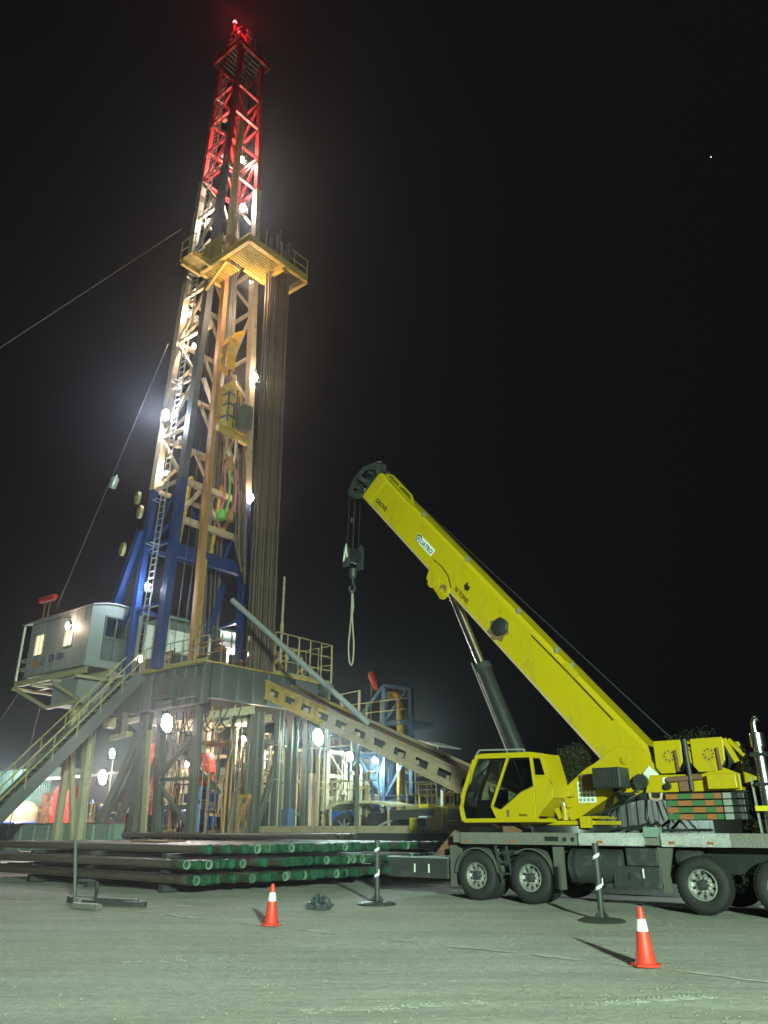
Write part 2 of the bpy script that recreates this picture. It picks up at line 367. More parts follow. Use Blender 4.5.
    for (x0, y0, dx, dy, cnt) in ((-.75, 8.7, .97, .24, 30), (2.1, 9.0, .95, .3, 24), (-3.4, 11.6, .98, .2, 22)):
        for i in range(cnt):
            if random.random() < .3: continue
            x = x0 + dx*i*.062; y = y0 + dy*i*.062
            for sgn in (-1, 1):
                cx, cy_ = x - dy*.07*sgn, y + dx*.07*sgn
                z = .035*mn.noise(Vector((cx*.35, cy_*.35, 0))) + .012*mn.noise(Vector((cx*1.3, cy_*1.3, 4))) - .03
                q = Vector((cx, cy_, z)); a = Vector((dx*.018, dy*.018, 0)); b_ = Vector((-dy*.055*sgn + dx*.03, dx*.055*sgn + dy*.03, 0))
                pp = [q-a-b_, q+a-b_, q+a+b_, q-a+b_, q-a*.4-b_*.8+Vector((0, 0, .007)), q+a*.4-b_*.8+Vector((0, 0, .007)), q+a*.4+b_*.8+Vector((0, 0, .007)), q-a*.4+b_*.8+Vector((0, 0, .007))]
                mb.add(pp, [(4, 5, 6, 7), (0, 1, 5, 4), (1, 2, 6, 5), (2, 3, 7, 6), (3, 0, 4, 7)])
    me = bpy.data.meshes.new('tyre_track'); me.from_pydata(mb.v, [], mb.f); me.update(); me.materials.append(m)
    o = bpy.data.objects.new('tyre_track', me); COL.objects.link(o); o["kind"] = 'stuff'
ground()

# ================================================================== DRILLING RIG: substructure and floor
FZ = 8.2
sub = thing('substructure', 'tall grey steel substructure carrying the drill floor and mast', 'substructure', (-29, 23.5, 0))
def col(p, q, w=.42, m='substructure_grey', name='column', h=None): MB().ibeam(p, q, w, h or w, .045, (0, 1, 0)).build(name, m, sub)
for u, v in ((-30.85, 20.85), (-26.8, 23.95), (-26.8, 26.1), (-33.6, 27.2), (-30.6, 27.2)): col((u, v, 0), (u, v, 6.45))
col((-29.25, 21.0, 0), (-29.9, 21.0, 6.45), .34); col((-27.1, 20.95, 0), (-27.25, 20.95, 6.45), .3)
col((-26.8, 25.25, 0), (-26.8, 25.25, 6.6), .3); col((-26.75, 23.45, 0), (-26.75, 23.45, 6.6), .22); col((-26.7, 26.95, 0), (-26.7, 26.95, 6.6), .26)
for p, q, w in (((-34.3, 21.0, .9), (-30.95, 21.0, 5.9), .36), ((-33.2, 21.15, .9), (-31.1, 21.15, 4.2), .26), ((-29.35, 20.85, 3.7), (-27.35, 20.85, 5.15), .2),
                ((-29.35, 20.85, 3.3), (-27.3, 20.85, 1.8), .14), ((-29.4, 20.95, 2.4), (-27.1, 20.95, 2.4), .16), ((-29.4, 20.95, 3.5), (-27.2, 20.95, 3.5), .14),
                ((-30.9, 21.1, 5.0), (-33.5, 21.1, 6.4), .2), ((-26.8, 24.1, 1.4), (-26.8, 25.1, 4.2), .2), ((-26.8, 26.0, 4.6), (-26.8, 25.3, 6.3), .18), ((-27.0, 24., 5.2), (-27.0, 27., 5.2), .22)):
    MB().ibeam(p, q, w, w, .03, (0, 1, 0)).build('brace', 'substructure_grey', sub)
# wide cream plank-like brace and the pale beams under the floor
B(sub, 'brace', 'cream_steel', (-29.95, 20.75, 1.0), (-30.35, 20.75, 5.6), .34, .08, (0, 1, 0))
for k, (a, b) in enumerate((((-27.3, 21.6, 6.1), (-25.0 - .6, 22.6, 6.3)), ((-27.8, 22.4, 5.9), (-26.9, 23.4, 6.1)), ((-33.4, 21.2, 6.25), (-30.9, 21.2, 6.35)), ((-33.4, 22.4, 6.3), (-30.9, 22.4, 6.3)), ((-33.4, 23.6, 6.3), (-27.0, 23.6, 6.3)), ((-33.4, 24.9, 6.3), (-27.0, 24.9, 6.3)))):
    MB().ibeam(a, b, .22, .3, .03).build('floor_beam', 'cream_steel', sub)
for u0, u1, v0, v1 in ((-34, -26.6, 20.6, 20.9), (-34, -26.6, 26.9, 27.5)): X(sub, 'side_girder', 'fascia_grey', u0, u1, v0, v1, 6.5, FZ - .06)
X(sub, 'front_girder', 'fascia_grey', -26.8, -26.5, 20.92, 26.88, 6.7, FZ - .06)
for u in (-30.9, -30.2, -29.5, -28.7, -27.9, -27.2, -26.65): X(sub, 'stiffener', 'substructure_grey', u - .05, u + .05, 20.5, 20.597, 6.5, FZ - .1)
for v in (21.4, 22.3, 23.2, 24.1, 25., 25.9): X(sub, 'stiffener', 'substructure_grey', -26.497, -26.42, v - .05, v + .05, 6.7, FZ - .1)
X(sub, 'flange', 'substructure_grey', -34, -26.45, 20.46, 20.6, 6.4, 6.48); X(sub, 'flange', 'substructure_grey', -34, -26.4, 20.44, 20.6, FZ - .16, FZ - .062)
MB().box(-29.4, -28.2, 20.2, 20.48, 6.75, 7.75).build('control_box', 'fascia_grey', sub, .02)
MB().box(-29.15, -28.45, 20.14, 20.2, 6.95, 7.3).build('control_panel', 'dark_steel', sub, .02)
MB().tube((-29.4, 20.3, 6.5), (-28.2, 20.3, 6.5), .09).build('conduit', 'dark_steel', sub)
MB().box(-27.9, -26.7, 20.25, 20.48, 6.7, 7.5).build('control_box', 'fascia_grey', sub, .02)
X(sub, 'drill_floor', 'rig_yellow', -34, -26.35, 20.45, 27.6, FZ - .055, FZ)
for a, b in (((-30.7, 21.3, 5.9), (-27.4, 22.6, 3.0)), ((-33.5, 22., .6), (-30.4, 22., 6.3)), ((-33.5, 27., .6), (-30.4, 27., 6.3)), ((-30.4, 27., .6), (-27, 27., 6.3))):
    MB().ibeam(a, b, .2, .2, .03).build('brace', 'substructure_grey', sub)
for v in (20.9, 27.1): X(sub, 'base_beam', 'substructure_grey', -36.5, -26, v - .3, v + .3, .15, .75)
for z in (2.2, 3.6, 5.): B(sub, 'brace', 'cream_steel', (-33.4, 27., z), (-27., 27., z), .14)
# ladder frame with X bracing at the right of the substructure
lf = thing('scaffold_frame', 'pale bolted steel frame with crossed braces under the right end of the drill floor', 'frame', (-26.5, 28.8, 0))
for v in (28.15, 29.4):
    MB().ibeam((-26.5, v, 0), (-26.5, v, 5.), .22, .26, .03).build('column', 'cream_steel', lf)
    MB().ibeam((-28.2, v, 0), (-28.2, v, 5.), .2, .2, .03).build('column', 'cream_steel', lf)
for z in (1.7, 2.9, 3.9, 5.0): B(lf, 'cross_beam', 'cream_steel', (-26.5, 28.25, z), (-26.5, 29.3, z), .14, .18)
for a, b in (((28.2, 2.0), (29.35, 3.8)), ((28.2, 5.0), (29.3, 3.95)), ((28.2, .4), (29.35, 1.6))): B(lf, 'brace', 'cream_steel', (-26.5, a[0], a[1]), (-26.5, b[0], b[1]), .14, .1)
ld = thing('access_ladder', 'narrow rusty vertical ladder beside the scaffold frame under the drill floor', 'ladder', (-26.4, 27.8, 0))
for v in (27.6, 27.95): T(ld, 'stringer', 'cream_steel', (-26.45, v, .2), (-26.45, v, 6.2), .035, 6)
for i in range(20): T(ld, 'rung', 'cream_steel', (-26.45, 27.6, .4 + .29*i), (-26.45, 27.95, .4 + .29*i), .018, 6)

# floor equipment seen between the rails
railing([(-31.0, 20.55, FZ), (-26.45, 20.55, FZ)], 'yellowish guard rail along the near edge of the drill floor', step=.9)
railing([(-26.45, 24.4, FZ), (-26.45, 28.3, FZ)], 'tall pale guard rail on the right wing of the drill floor above the ramp', h=1.95, step=.8, rails=(1., .68, .34))
railing([(-29.2, 28.3, FZ), (-26.5, 28.3, FZ)], 'tall guard rail at the far corner of the right floor wing', h=1.95, step=.9, rails=(1., .5))
wing = MB().box(-31, -26.35, 27.62, 28.4, FZ - .35, FZ - .02); solid(wing, 'floor_wing', 'fascia_grey', 'grey platform wing at the right end of the drill floor', 'platform', bevel=.02)
sp = MB().ibeam((-26.6, 28.2, 4.9), (-26.6, 28.2, FZ - .4), .2, .2, .03); solid(sp, 'wing_post', 'substructure_grey', 'short grey post holding up the right floor wing', 'post')
dw = thing('drawworks', 'long drawworks housing with pale self-glowing panels behind the drill floor rail', 'winch house', (-32.6, 25.5, FZ))
MB().box(-33.6, -32.2, 22.2, 28.0, FZ, FZ + 1.2).build('housing', 'fascia_grey', dw, .04)
for i in range(5): X(dw, 'panel', 'panel_glow' if i in (0, 1, 3, 4) else 'white_paint', -32.198, -32.15, 22.4 + i*1.12, 23.35 + i*1.12, FZ + 1.5, FZ + 2.3)
X(dw, 'awning', 'teal_paint', -33.8, -31.6, 22., 28.2, FZ + 3.0, FZ + 3.1)
for v in (22.1, 24.1, 26.1, 28.1): T(dw, 'post', 'cream_steel', (-31.7, v, FZ), (-31.7, v, FZ + 3.), .05, 6)
X(dw, 'back_sheet', 'white_paint', -33.75, -33.65, 22.1, 28.1, FZ + 1.2, FZ + 3.)
def clutter(name, label, cat, c, sx, sy, sz, n, mats, group=None):
    t = thing(name, label, cat, c, group); u0, v0, z0 = c
    X(t, 'base', 'dark_steel', u0 - sx/2, u0 + sx/2, v0 - sy/2, v0 + sy/2, z0, z0 + .12)
    for i in range(n):
        m = random.choice(mats); u = u0 + (random.random()-.5)*sx*.9; v = v0 + (random.random()-.5)*sy*.9; h = z0 + sz*(.35 + .65*random.random())
        k = random.random()
        if k < .4:
            T(t, 'pipe', m, (u, v, z0 + .1), (u, v, h), random.uniform(.03, .07), 8); MB().lathe([(0, 0), (.13, 0), (.13, .04), (.08, .06), (.08, .16), (0, .2)], (u, v, h), (0, 0, 1), 10).build('valve', random.choice(mats), t)
        elif k < .7:
            e = (u0 + (random.random()-.5)*sx*.9, v, h); a = (u, v, z0 + .1)
            MB().path([a, (u, v, h - .15), (u + (e[0]-u)*.12, v, h), e], random.uniform(.03, .06), 8).build('pipe', m, t)
        else:
            w = random.uniform(.12, .3)
            MB().box(u - w, u + w, v - .2, v + .2, z0 + .12, z0 + .12 + min(sz, random.uniform(.4, 1.1))).build('cabinet', random.choice(['dark_steel', 'fascia_grey', 'rust', 'tower_blue']), t, .02)
    for z in (.5, .85): T(t, 'rail', mats[0], (u0 - sx/2, v0 - sy/2, z0 + sz*z), (u0 + sx/2, v0 - sy/2, z0 + sz*z), .03, 6)
    for s in (-1, 1): T(t, 'post', mats[0], (u0 + s*sx/2, v0 - sy/2, z0 + .1), (u0 + s*sx/2, v0 - sy/2, z0 + sz), .035, 6)
    return t
clutter('floor_wrench', 'rusty orange pipe wrench machine on the drill floor behind the near rail', 'machine', (-28.2, 22.4, FZ), 1.9, 1., 1.5, 11, ['rust_orange', 'rust', 'dark_steel'])
clutter('floor_tools', 'cluster of dark floor tools and valves left of the orange wrench machine', 'tools', (-30.4, 21.6, FZ), 1.3, .8, 1.1, 8, ['dark_steel', 'rust_orange', 'galvanised'])
clutter('floor_manifold', 'rust red standpipe manifold beside the racked drill pipes', 'manifold', (-28.6, 24.6, FZ), 1.6, .8, 1.5, 10, ['rust', 'rust_orange', 'white_paint'])
clutter('wing_hoist', 'yellow air hoist and hoses inside the tall rail on the right floor wing', 'hoist', (-27.4, 26.2, FZ), 1.3, 1.6, 1.5, 12, ['rig_yellow', 'cream_steel', 'rig_yellow', 'dark_steel'])

# ================================================================== MAST
mast = thing('drilling_mast', 'tall lattice drilling mast, blue legs, silver middle and red top', 'mast', (-30.8, 22.5, FZ))
ZT = 48.5
CB = {'FL': (-29.7, 20.3), 'FR': (-29.7, 25.15), 'RL': (-32.1, 20.3), 'RR': (-31.9, 25.3)}
CT = {'FL': (-29.3, 21.2), 'FR': (-29.3, 22.95), 'RL': (-31.3, 21.2), 'RR': (-31.2, 22.95)}
def C(k, z):
    t = (z - FZ)/(ZT - FZ); a, b = CB[k], CT[k]
    return Vector((a[0] + (b[0]-a[0])*t, a[1] + (b[1]-a[1])*t, z))
def zmat(z): return 'mast_blue' if z < 17.6 else 'mast_silver' if z < 38.4 else 'mast_red'
levels = [FZ, 11.3, 14.4, 17.6, 20.6, 23.6, 26.6, 29.6, 32.4, 35.4, 38.4, 40.9, 43.3, 45.6, ZT]
for k in C.__defaults__ or CB:
    for z0, z1 in zip((FZ, 17.6, 38.4), (17.6, 38.4, ZT)):
        w = .42 if z0 == FZ and k[0] == 'F' else .34 if z0 == FZ else .4 if z0 < 20 else .3
        MB().bar(C(k, z0), C(k, z1), w, w*.9, (0, 1, 0)).build('leg', 'mast_silver_shaded' if k == 'FL' and z0 > 17 and z0 < 38 else zmat(z0), mast)
for i, (z0, z1) in enumerate(zip(levels, levels[1:])):
    m = zmat((z0 + z1)/2)
    for a, b in (('FL', 'RL'), ('FR', 'RR')):
        if z0 > FZ: B(mast, 'girt', m, C(a, z0), C(b, z0), .16)
        if z0 >= 14:
            p, q = (a, b) if i % 2 else (b, a)
            B(mast, 'brace', m, C(p, z0), C(q, z1), .15)
    if z0 > 11:
        B(mast, 'girt', m, C('RL', z0), C('RR', z0), .2)
    if z0 >= 14:
        mid = (C('RL', z1) + C('RR', z1))/2
        B(mast, 'brace', m, C('RL', z0), mid, .14); B(mast, 'brace', m, C('RR', z0), mid, .14)
    if z0 > 38:
        B(mast, 'girt', m, C('FL', z0), C('FR', z0), .16)
        mid = (C('FL', z0) + C('FR', z0))/2
        B(mast, 'brace', m, C('FL', z1), mid, .11); B(mast, 'brace', m, C('FR', z1), mid, .11)
# front cross-members near the foot
B(mast, 'cross_beam', 'mast_blue', (-29.75, 20.5, 13.95), (-29.75, 25.1, 13.95), .35, .62, (0, 0, 1))
B(mast, 'cross_beam', 'mast_silver', (-29.9, 20.5, 15.65), (-29.9, 24.9, 15.65), .25, .3)
B(mast, 'cross_beam', 'mast_silver', (-29.9, 20.5, 17.7), (-29.9, 24.7, 17.7), .25, .3)
for a, b in (((20.7, 15.8), (22., 17.6)), ((22.1, 17.6), (23.4, 15.8)), ((23.5, 15.8), (24.6, 17.6)), ((24.4, 19.), (21.4, 24.))): B(mast, 'brace', 'mast_silver', (-30.0, a[0], a[1]), (-30.0, b[0], b[1]), .18)
for v, z0, z1 in ((21.1, 14.6, 18.2), (23.1, 14.5, 18.4)): T(mast, 'strut', 'rig_yellow', (-30.2, v, z0), (-30.2, v + .35, z1), .11)
T(mast, 'strut', 'rig_yellow', (-29.4, 22.1, FZ), (-29.5, 22.2, 13.8), .15)
# A-frame feet and raising struts
for v in (20.3, 25.): B(mast, 'raising_strut', 'mast_blue', (-32.2, v, 15.4), (-35.2, v, FZ + .1), .34, .45, (0, 1, 0)); B(mast, 'raising_strut', 'mast_blue', (-32.2, v, 11.5), (-34.2, v, FZ + 1.), .16, .16)
B(mast, 'raising_strut', 'mast_blue', (-31.2, 24.8, 13.4), (-31.8, 23.9, FZ), .3)
for (u, v, z) in ((-32.55, 20.0, 17.2), (-32.1, 19.95, 16.3), (-33.3, 20.0, 14.6)):
    MB().lathe([(.12, -.06), (.3, -.08), (.34, -.08), (.34, .08), (.3, .08), (.12, .06), (.12, -.06)], (u, v, z), (.3, 1, 0), 18).build('sheave', 'rail_yellow', mast)
# ladder inside the near side truss
lad = MB().tube(C('FL', FZ + .5) + Vector((-.95, -.18, 0)), C('FL', 46.5) + Vector((-.85, -.16, 0)), .03, 6).tube(C('FL', FZ + .5) + Vector((-1.4, -.18, 0)), C('FL', 46.5) + Vector((-1.3, -.16, 0)), .03, 6).build('ladder', 'galvanised', mast)
for i in range(112):
    z = FZ + .7 + .34*i; a = C('FL', z) + Vector((-.95, -.17, 0)); T(lad, 'rung', 'galvanised', a, a + Vector((-.45, 0, 0)), .02, 5)
for z in [12 + 2.3*i for i in range(15)]:
    a = C('FL', z) + Vector((-.9, -.15, 0)); MB().path([a, a + Vector((-.1, -.5, 0)), a + Vector((-.4, -.5, 0)), a + Vector((-.5, 0, 0))], .02, 5).build('ladder_hoop', 'galvanised', mast)
# junction boxes, pipes and conduits up the near truss
for i in range(26):
    z = random.uniform(19, 44); a = C('FL', z) + Vector((-random.uniform(.3, 1.7), random.uniform(.1, .6), 0)); w = random.uniform(.07, .2)
    X(mast, 'junction_box', random.choice(['mast_silver', 'rust', 'galvanised']), a.x - w, a.x + w, a.y - .1, a.y + .1, z - w, z + w*1.3)
for du, r in ((-.35, .035), (-.55, .05), (-1.65, .035)): T(mast, 'conduit', 'galvanised', C('FL', FZ) + Vector((du, .25, 0)), C('FL', 46) + Vector((du*.9, .2, 0)), r, 6)
for dv, r, z1 in ((-.35, .09, 31), (-.62, .06, 33), (-.9, .05, 29), (-1.2, .045, 30)): T(mast, 'standpipe', 'drill_pipe', C('RR', FZ) + Vector((.5, dv, 0)), C('RR', z1) + Vector((.45, dv*.8, 0)), r, 8)
# top drive guide beam
B(mast, 'guide_beam', 'rust_orange', (-29.05, 21.72, FZ), (-29.05, 21.5, 30.5), .33, .28, (0, 1, 0))
B(mast, 'guide_beam', 'rig_yellow', (-29.05, 21.5, 30.5), (-29.0, 21.5, 42.), .33, .28, (0, 1, 0))
MB().bar((-30.1, 22.6, FZ), (-30.2, 22.5, 36), .5, .3, (0, 1, 0)).build('torque_track', 'substructure_grey', mast)
# crown
CU0, CU1, CV_0, CV_1 = -31.5, -28.9, 20.75, 23.3
for i in range(9): B(mast, 'crown_grating', 'dark_steel', (CU0 + .15 + i*.29, CV_0, ZT + .1), (CU0 + .15 + i*.29, CV_1, ZT + .1), .1, .06)
for a in ((CU0, CV_0, CU1, CV_0), (CU0, CV_1, CU1, CV_1), (CU0, CV_0, CU0, CV_1), (CU1, CV_0, CU1, CV_1)):
    B(mast, 'crown_beam', 'mast_red', (a[0], a[1], ZT + .18), (a[2], a[3], ZT + .18), .14, .3)
    B(mast, 'crown_rail', 'dark_steel', (a[0], a[1], ZT + 1.4), (a[2], a[3], ZT + 1.4), .05); B(mast, 'crown_rail', 'dark_steel', (a[0], a[1], ZT + .9), (a[2], a[3], ZT + .9), .05)
    for t_ in (0, .5): p = lerp((a[0], a[1], ZT + .3), (a[2], a[3], ZT + .3), t_); T(mast, 'crown_post', 'dark_steel', p, p + Vector((0, 0, 1.1)), .035, 6)
X(mast, 'crown_skirt', 'mast_red', -31.4, -30.3, CV_0 - .1, CV_0 - .072, ZT - .1, ZT + .6)
for v in (20.9, 21.6):
    for p, q in (((-30.4, .2), (-30.05, 2.)), ((-29.2, .2), (-29.55, 2.)), ((-30.05, 2.), (-29.55, 2.)), ((-30.3, 1.), (-29.3, 1.))): B(mast, 'crown_gantry', 'mast_red', (p[0], v, ZT + p[1]), (q[0], v, ZT + q[1]), .1)
B(mast, 'crown_gantry', 'mast_red', (-29.8, 20.85, ZT + 1.95), (-29.8, 21.65, ZT + 1.95), .4, .14)
for v in (21.7, 22.0, 22.3): MB().lathe([(.1, -.05), (.5, -.06), (.55, -.06), (.55, .06), (.5, .06), (.1, .05), (.1, -.05)], (-30., v, ZT + .8), (0, 1, 0), 18).build('crown_sheave', 'dark_steel', mast)
BZ = ZT + 2.65
T(mast, 'beacon_post', 'mast_red', (-29.9, 20.9, ZT + 2.), (-29.9, 20.9, BZ), .05)
bc = thing('beacon_light', 'glowing red aviation beacon on the tip of the drilling mast', 'beacon', (-29.9, 20.9, BZ))
MB().lathe([(0, 0), (.15, 0), (.15, .06), (0, .06)], (-29.9, 20.9, BZ), n=12).build('base', 'dark_steel', bc)
MB().lathe([(.12, .061), (.13, .2), (.1, .32), (0, .38)], (-29.9, 20.9, BZ), n=12).build('lens', 'beacon_red', bc)
for off in ((.2, -.3, .3), (.5, .3, -.3)):
    ldt = bpy.data.lights.new('beacon_bulb', 'POINT'); ldt.energy = 160; ldt.color = LCOL['beacon_red']; ldt.shadow_soft_size = .1
    lo = bpy.data.objects.new('beacon_bulb', ldt); COL.objects.link(lo); lo.parent = bc; lo.location = off

# monkey board (racking platform)
MZ = 30.
mb_ = thing('racking_board', 'yellow racking platform with finger bars high on the mast', 'platform', (-27.6, 22.2, MZ))
for p, q in (((-25.4, 20.1, MZ), (-29.4, 20.1, MZ)), ((-25.4, 20.1, MZ), (-25.4, 24.3, MZ)), ((-25.4, 24.3, MZ), (-26.9, 24.3, MZ)), ((-29.4, 20.1, MZ), (-29.4, 21.6, MZ)), ((-27.3, 21.4, MZ), (-27.3, 24.2, MZ)), ((-27.3, 22.6, MZ - .15), (-25.5, 22.6, MZ - .15))):
    MB().ibeam(p, q, .22, .42, .04).build('frame_beam', 'rig_yellow', mb_)
for i in range(11): B(mb_, 'grating_bar', 'rig_yellow', (-25.6 - .16*i, 20.3, MZ - .1), (-25.6 - .16*i, 22.4, MZ - .1), .06, .1)
for i in range(13): T(mb_, 'finger', 'drill_pipe', (-27.2, 22.75 + .12*i, MZ - .12), (-25.6, 22.75 + .12*i, MZ - .12), .035, 6)
for i in range(9): B(mb_, 'grating_bar', 'rig_yellow', (-27.6 - .2*i, 20.3, MZ - .1), (-27.6 - .2*i, 21.3, MZ - .1), .05, .1)
for p in ((-25.4, 20.1), (-26.7, 20.1), (-28., 20.1), (-29.3, 20.1), (-25.4, 21.2), (-25.4, 22.3), (-25.4, 23.3), (-25.4, 24.3), (-26.2, 24.3)): T(mb_, 'rail_post', 'rail_yellow', (*p, MZ), (*p, MZ + 1.3), .03, 6)
for z in (.7, 1.3):
    T(mb_, 'rail', 'rail_yellow', (-29.3, 20.1, MZ + z), (-27.2, 20.1, MZ + z), .028, 6); T(mb_, 'rail', 'rail_yellow', (-25.4, 23.1, MZ + z), (-25.4, 24.3, MZ + z), .028, 6)
X(mb_, 'wind_panel', 'rig_yellow', -29.2, -27.6, 20.02, 20.06, MZ + .25, MZ + 1.6)
X(mb_, 'wind_panel', 'rust_orange', -27.5, -27.44, 20.1, 21.2, MZ + .3, MZ + 1.7)
for a in ((-27.5, 20.3, MZ - .2, -29.2, 20.4, MZ - 1.2),): B(mb_, 'brace', 'rig_yellow', a[:3], a[3:], .14)
for u in (-29.55, -28.5): MB().ibeam((u, 20.2, MZ - .1), (u, 18.9, MZ - .1), .16, .26, .03).build('frame_beam', 'rig_yellow', mb_)
MB().box(-29.7, -28.4, 18.85, 20., MZ + .04, MZ + .08).build('side_step', 'rig_yellow', mb_)
for p in ((-29.65, 18.9), (-29., 18.9), (-28.45, 18.9)): T(mb_, 'rail_post', 'rail_yellow', (*p, MZ), (*p, MZ + 1.3), .03, 6)
for z in (.7, 1.3): T(mb_, 'rail', 'rail_yellow', (-29.65, 18.9, MZ + z), (-28.45, 18.9, MZ + z), .028, 6)
# racked stands of drill pipe
idx = 0
for r_ in range(2):
    for i in range(9):
        v0 = 23.18 + .172*i + .03*r_ + random.uniform(-.03, .03); u0 = -26.75 - .3*r_
        zt = random.uniform(31.4, 33.4)
        t_ = (zt - FZ)/(29 - FZ)
        mbp = MB().tube((u0, v0, FZ + .02), (u0 + .35*t_, v0 - .72*t_, zt), .058, 8)
        for z in (12.5, 17.2, 22., 26.5): f = (z - FZ)/(29 - FZ); mbp.tube((u0 + .35*f, v0 - .72*f, z - .3), (u0 + .35*(f + .03), v0 - .72*(f + .03), z + .3), .074, 8)
        row = 'front' if r_ == 0 else 'back'
        nm = ['first', 'second', 'third', 'fourth', 'fifth', 'sixth', 'seventh', 'eighth', 'ninth'][i]
        solid(mbp, 'drill_pipe_stand', 'drill_pipe_dark' if r_ else ['drill_pipe', 'drill_pipe_dark', 'drill_pipe'][i % 3], f'{nm} brown drill pipe from the left in the {row} row standing against the racking board', 'drill pipe', 'drill pipes racked upright in the mast')  # back row darker: the dark of the gaps is put into its colour
# travelling block and top drive
tb = thing('travelling_block', 'yellow hook block hanging by wire lines in the mast', 'hoisting block', (-29.5, 22.2, 23.))
hook = [(21.75, 23.9), (22.5, 23.9), (22.55, 25.2), (22.75, 26.0), (23.1, 26.35), (22.9, 26.5), (22.3, 26.1), (21.95, 25.4), (21.8, 24.8)]
MB().prism(hook, 'u', -28.9, -28.83).build('side_plate', 'hook_yellow', tb, .02); MB().prism(hook, 'u', -29.5, -29.43).build('side_plate', 'hook_yellow', tb, .02)
for z in (24.5, 25.2): MB().lathe([(.05, -.2), (.3, -.22), (.33, -.22), (.33, .22), (.3, .22), (.05, .2)], (-29.17, 22.2, z), (1, 0, 0), 16).build('sheave', 'rust_orange', tb)
X(tb, 'cover', 'rig_yellow', -28.82, -28.79, 21.9, 22.4, 24.7, 25.7)
for i, dv in enumerate((-.15, 0, .15, .3)): T(tb, 'wire_line', 'cable_light', (-29.17, 22.2 + dv, 25.8), (-29.9, 22.0 + dv, ZT + .3), .025, 5)
td = thing('top_drive', 'tan boxy top drive hanging below the yellow hook block', 'top drive', (-29.3, 22.5, 20.))
MB().prism([(21.75, 20.6), (23.7, 20.6), (23.8, 22.), (23.1, 23.1), (22.6, 23.6), (22., 23.2), (21.7, 22.3)], 'u', -29.7, -29.0).build('body', 'hook_yellow', td, .06)
X(td, 'motor', 'substructure_grey', -29.0, -28.4, 22.9, 23.7, 20.7, 22.0, bevel=.06); X(td, 'frame_plate', 'mast_silver', -28.98, -28.4, 22.85, 23.75, 22.05, 22.12, bevel=.01)
MB().box(-29.2, -28.6, 21.75, 22.25, 20.4, 22.9).build('gear_case', 'rig_yellow', td, .08)
MB().tube((-28.9, 21.4, 20.35), (-28.9, 23.8, 20.2), .22, 14).build('cross_tube', 'rig_yellow', td)
for k, (a_, b_) in enumerate((((-28.95, 21.9, 23.0), (-28.6, 22.3, 20.5)), ((-28.95, 23.3, 22.6), (-28.6, 22.4, 21.)), ((-28.55, 21.7, 22.4), (-28.55, 21.7, 20.7)), ((-28.58, 22.4, 22.7), (-28.58, 22.5, 20.6)), ((-28.58, 22.6, 22.4), (-28.58, 22.75, 20.8)))): MB().tube(a_, b_, .05, 8).build('hydraulic_line', ['dark_steel', 'rust', 'black_paint'][k % 3], td)
for z in (21., 21.7, 22.3): X(td, 'clamp_band', 'dark_steel', -29.22, -28.57, 21.72, 22.28, z, z + .12)
X(td, 'gap_shade', 'black_paint', -28.99, -28.96, 22.3, 22.75, 21.2, 22.2)  # black slab painting the shade of a gap in the casing
for v in (22.3, 22.75): MB().tube((-29.1, v, 22.6), (-29.15, v - .05, 24.), .07).build('link', 'rust_orange', td)
MB().path([(-28.9, 22.25, 20.1), (-28.95, 22.2, 19.3), (-29., 22.25, 18.8)], .09, 8).path([(-28.9, 23.0, 20.1), (-28.95, 23.05, 19.3), (-29., 23., 18.8)], .09, 8).path([(-28.9, 22.25, 20.1), (-28.9, 22.6, 20.3), (-28.9, 23., 20.1)], .1, 8).build('bail', 'tan_plate', td)
MB().lathe([(0, 0), (.3, 0), (.34, .25), (.22, .5), (.12, .8), (0, .8)], (-28.95, 22.6, 18.2), n=14).build('swivel', 'rust_orange', td)
for v, m, z1 in ((22.2, 'hose_pink', 15.8), (22.6, 'hose_green', 15.9), (23.1, 'hose_pink', 16.0), (22.95, 'rust', 16.2)): MB().path([(-28.9, v, 18.4), (-28.8, v + .05, 17.4), (-28.85, v + .12, 16.6), (-28.9, v, z1)], .07, 8).build('hose', m, td)
MB().lathe([(0, 0), (.28, 0), (.3, .3), (.2, .5), (0, .55)], (-28.95, 22.3, 15.5), n=12).build('elevator', 'hose_green', td); MB().lathe([(0, 0), (.22, 0), (.24, .3), (.14, .5), (0, .55)], (-28.95, 23.0, 15.6), n=12).build('elevator', 'rust_orange', td)
tb.location = S(-28.95, 21.85, 23.1); td.location = S(-28.7, 22.25, 20.1); td.scale = (1, .78, 1); tb.scale = (1, .85, 1.08)
kh = thing('kelly_hose', 'dark looping mud hoses hanging in the right half of the mast', 'hose', (-29.2, 24., 12.))
for k in range(4): MB().path([(-29.2, 23.3 + .2*k, 20.3), (-29., 23.5 + .2*k, 17.5), (-28.9, 23.6 + .22*k, 14.8 - .3*k), (-29., 24. + .15*k, 13.9 - .3*k), (-29.4, 24.4 + .06*k, 15.5), (-29.8, 24.4 + .05*k, 24.)], .06, 7).build('hose', 'rust' if k % 2 else 'dark_steel', kh)
for (u, v) in ((-29.4, 20.9), (-29.3, 21.3)): solid(MB().tube((u, v, FZ + 1), (u + .3, v + .1, 20), .02, 5), 'tugger_line', 'cable_light', 'thin hoist line beside the ' + ('blue front leg' if v < 21 else 'rusty guide beam') + ' of the mast', 'cable')
rt = thing('tong_arm', 'short arm with orange shackle hanging inside the mast above the blue crossbeam', 'tong', (-29.3, 21.2, 18.8))
MB().tube((-29.2, 21.0, 18.9), (-29.2, 21.5, 18.95), .14, 10).build('shackle', 'rust_orange', rt); T(rt, 'wire_line', 'cable', (-29.2, 20.9, 18.9), (-29.4, 21.0, 30), .02, 5)
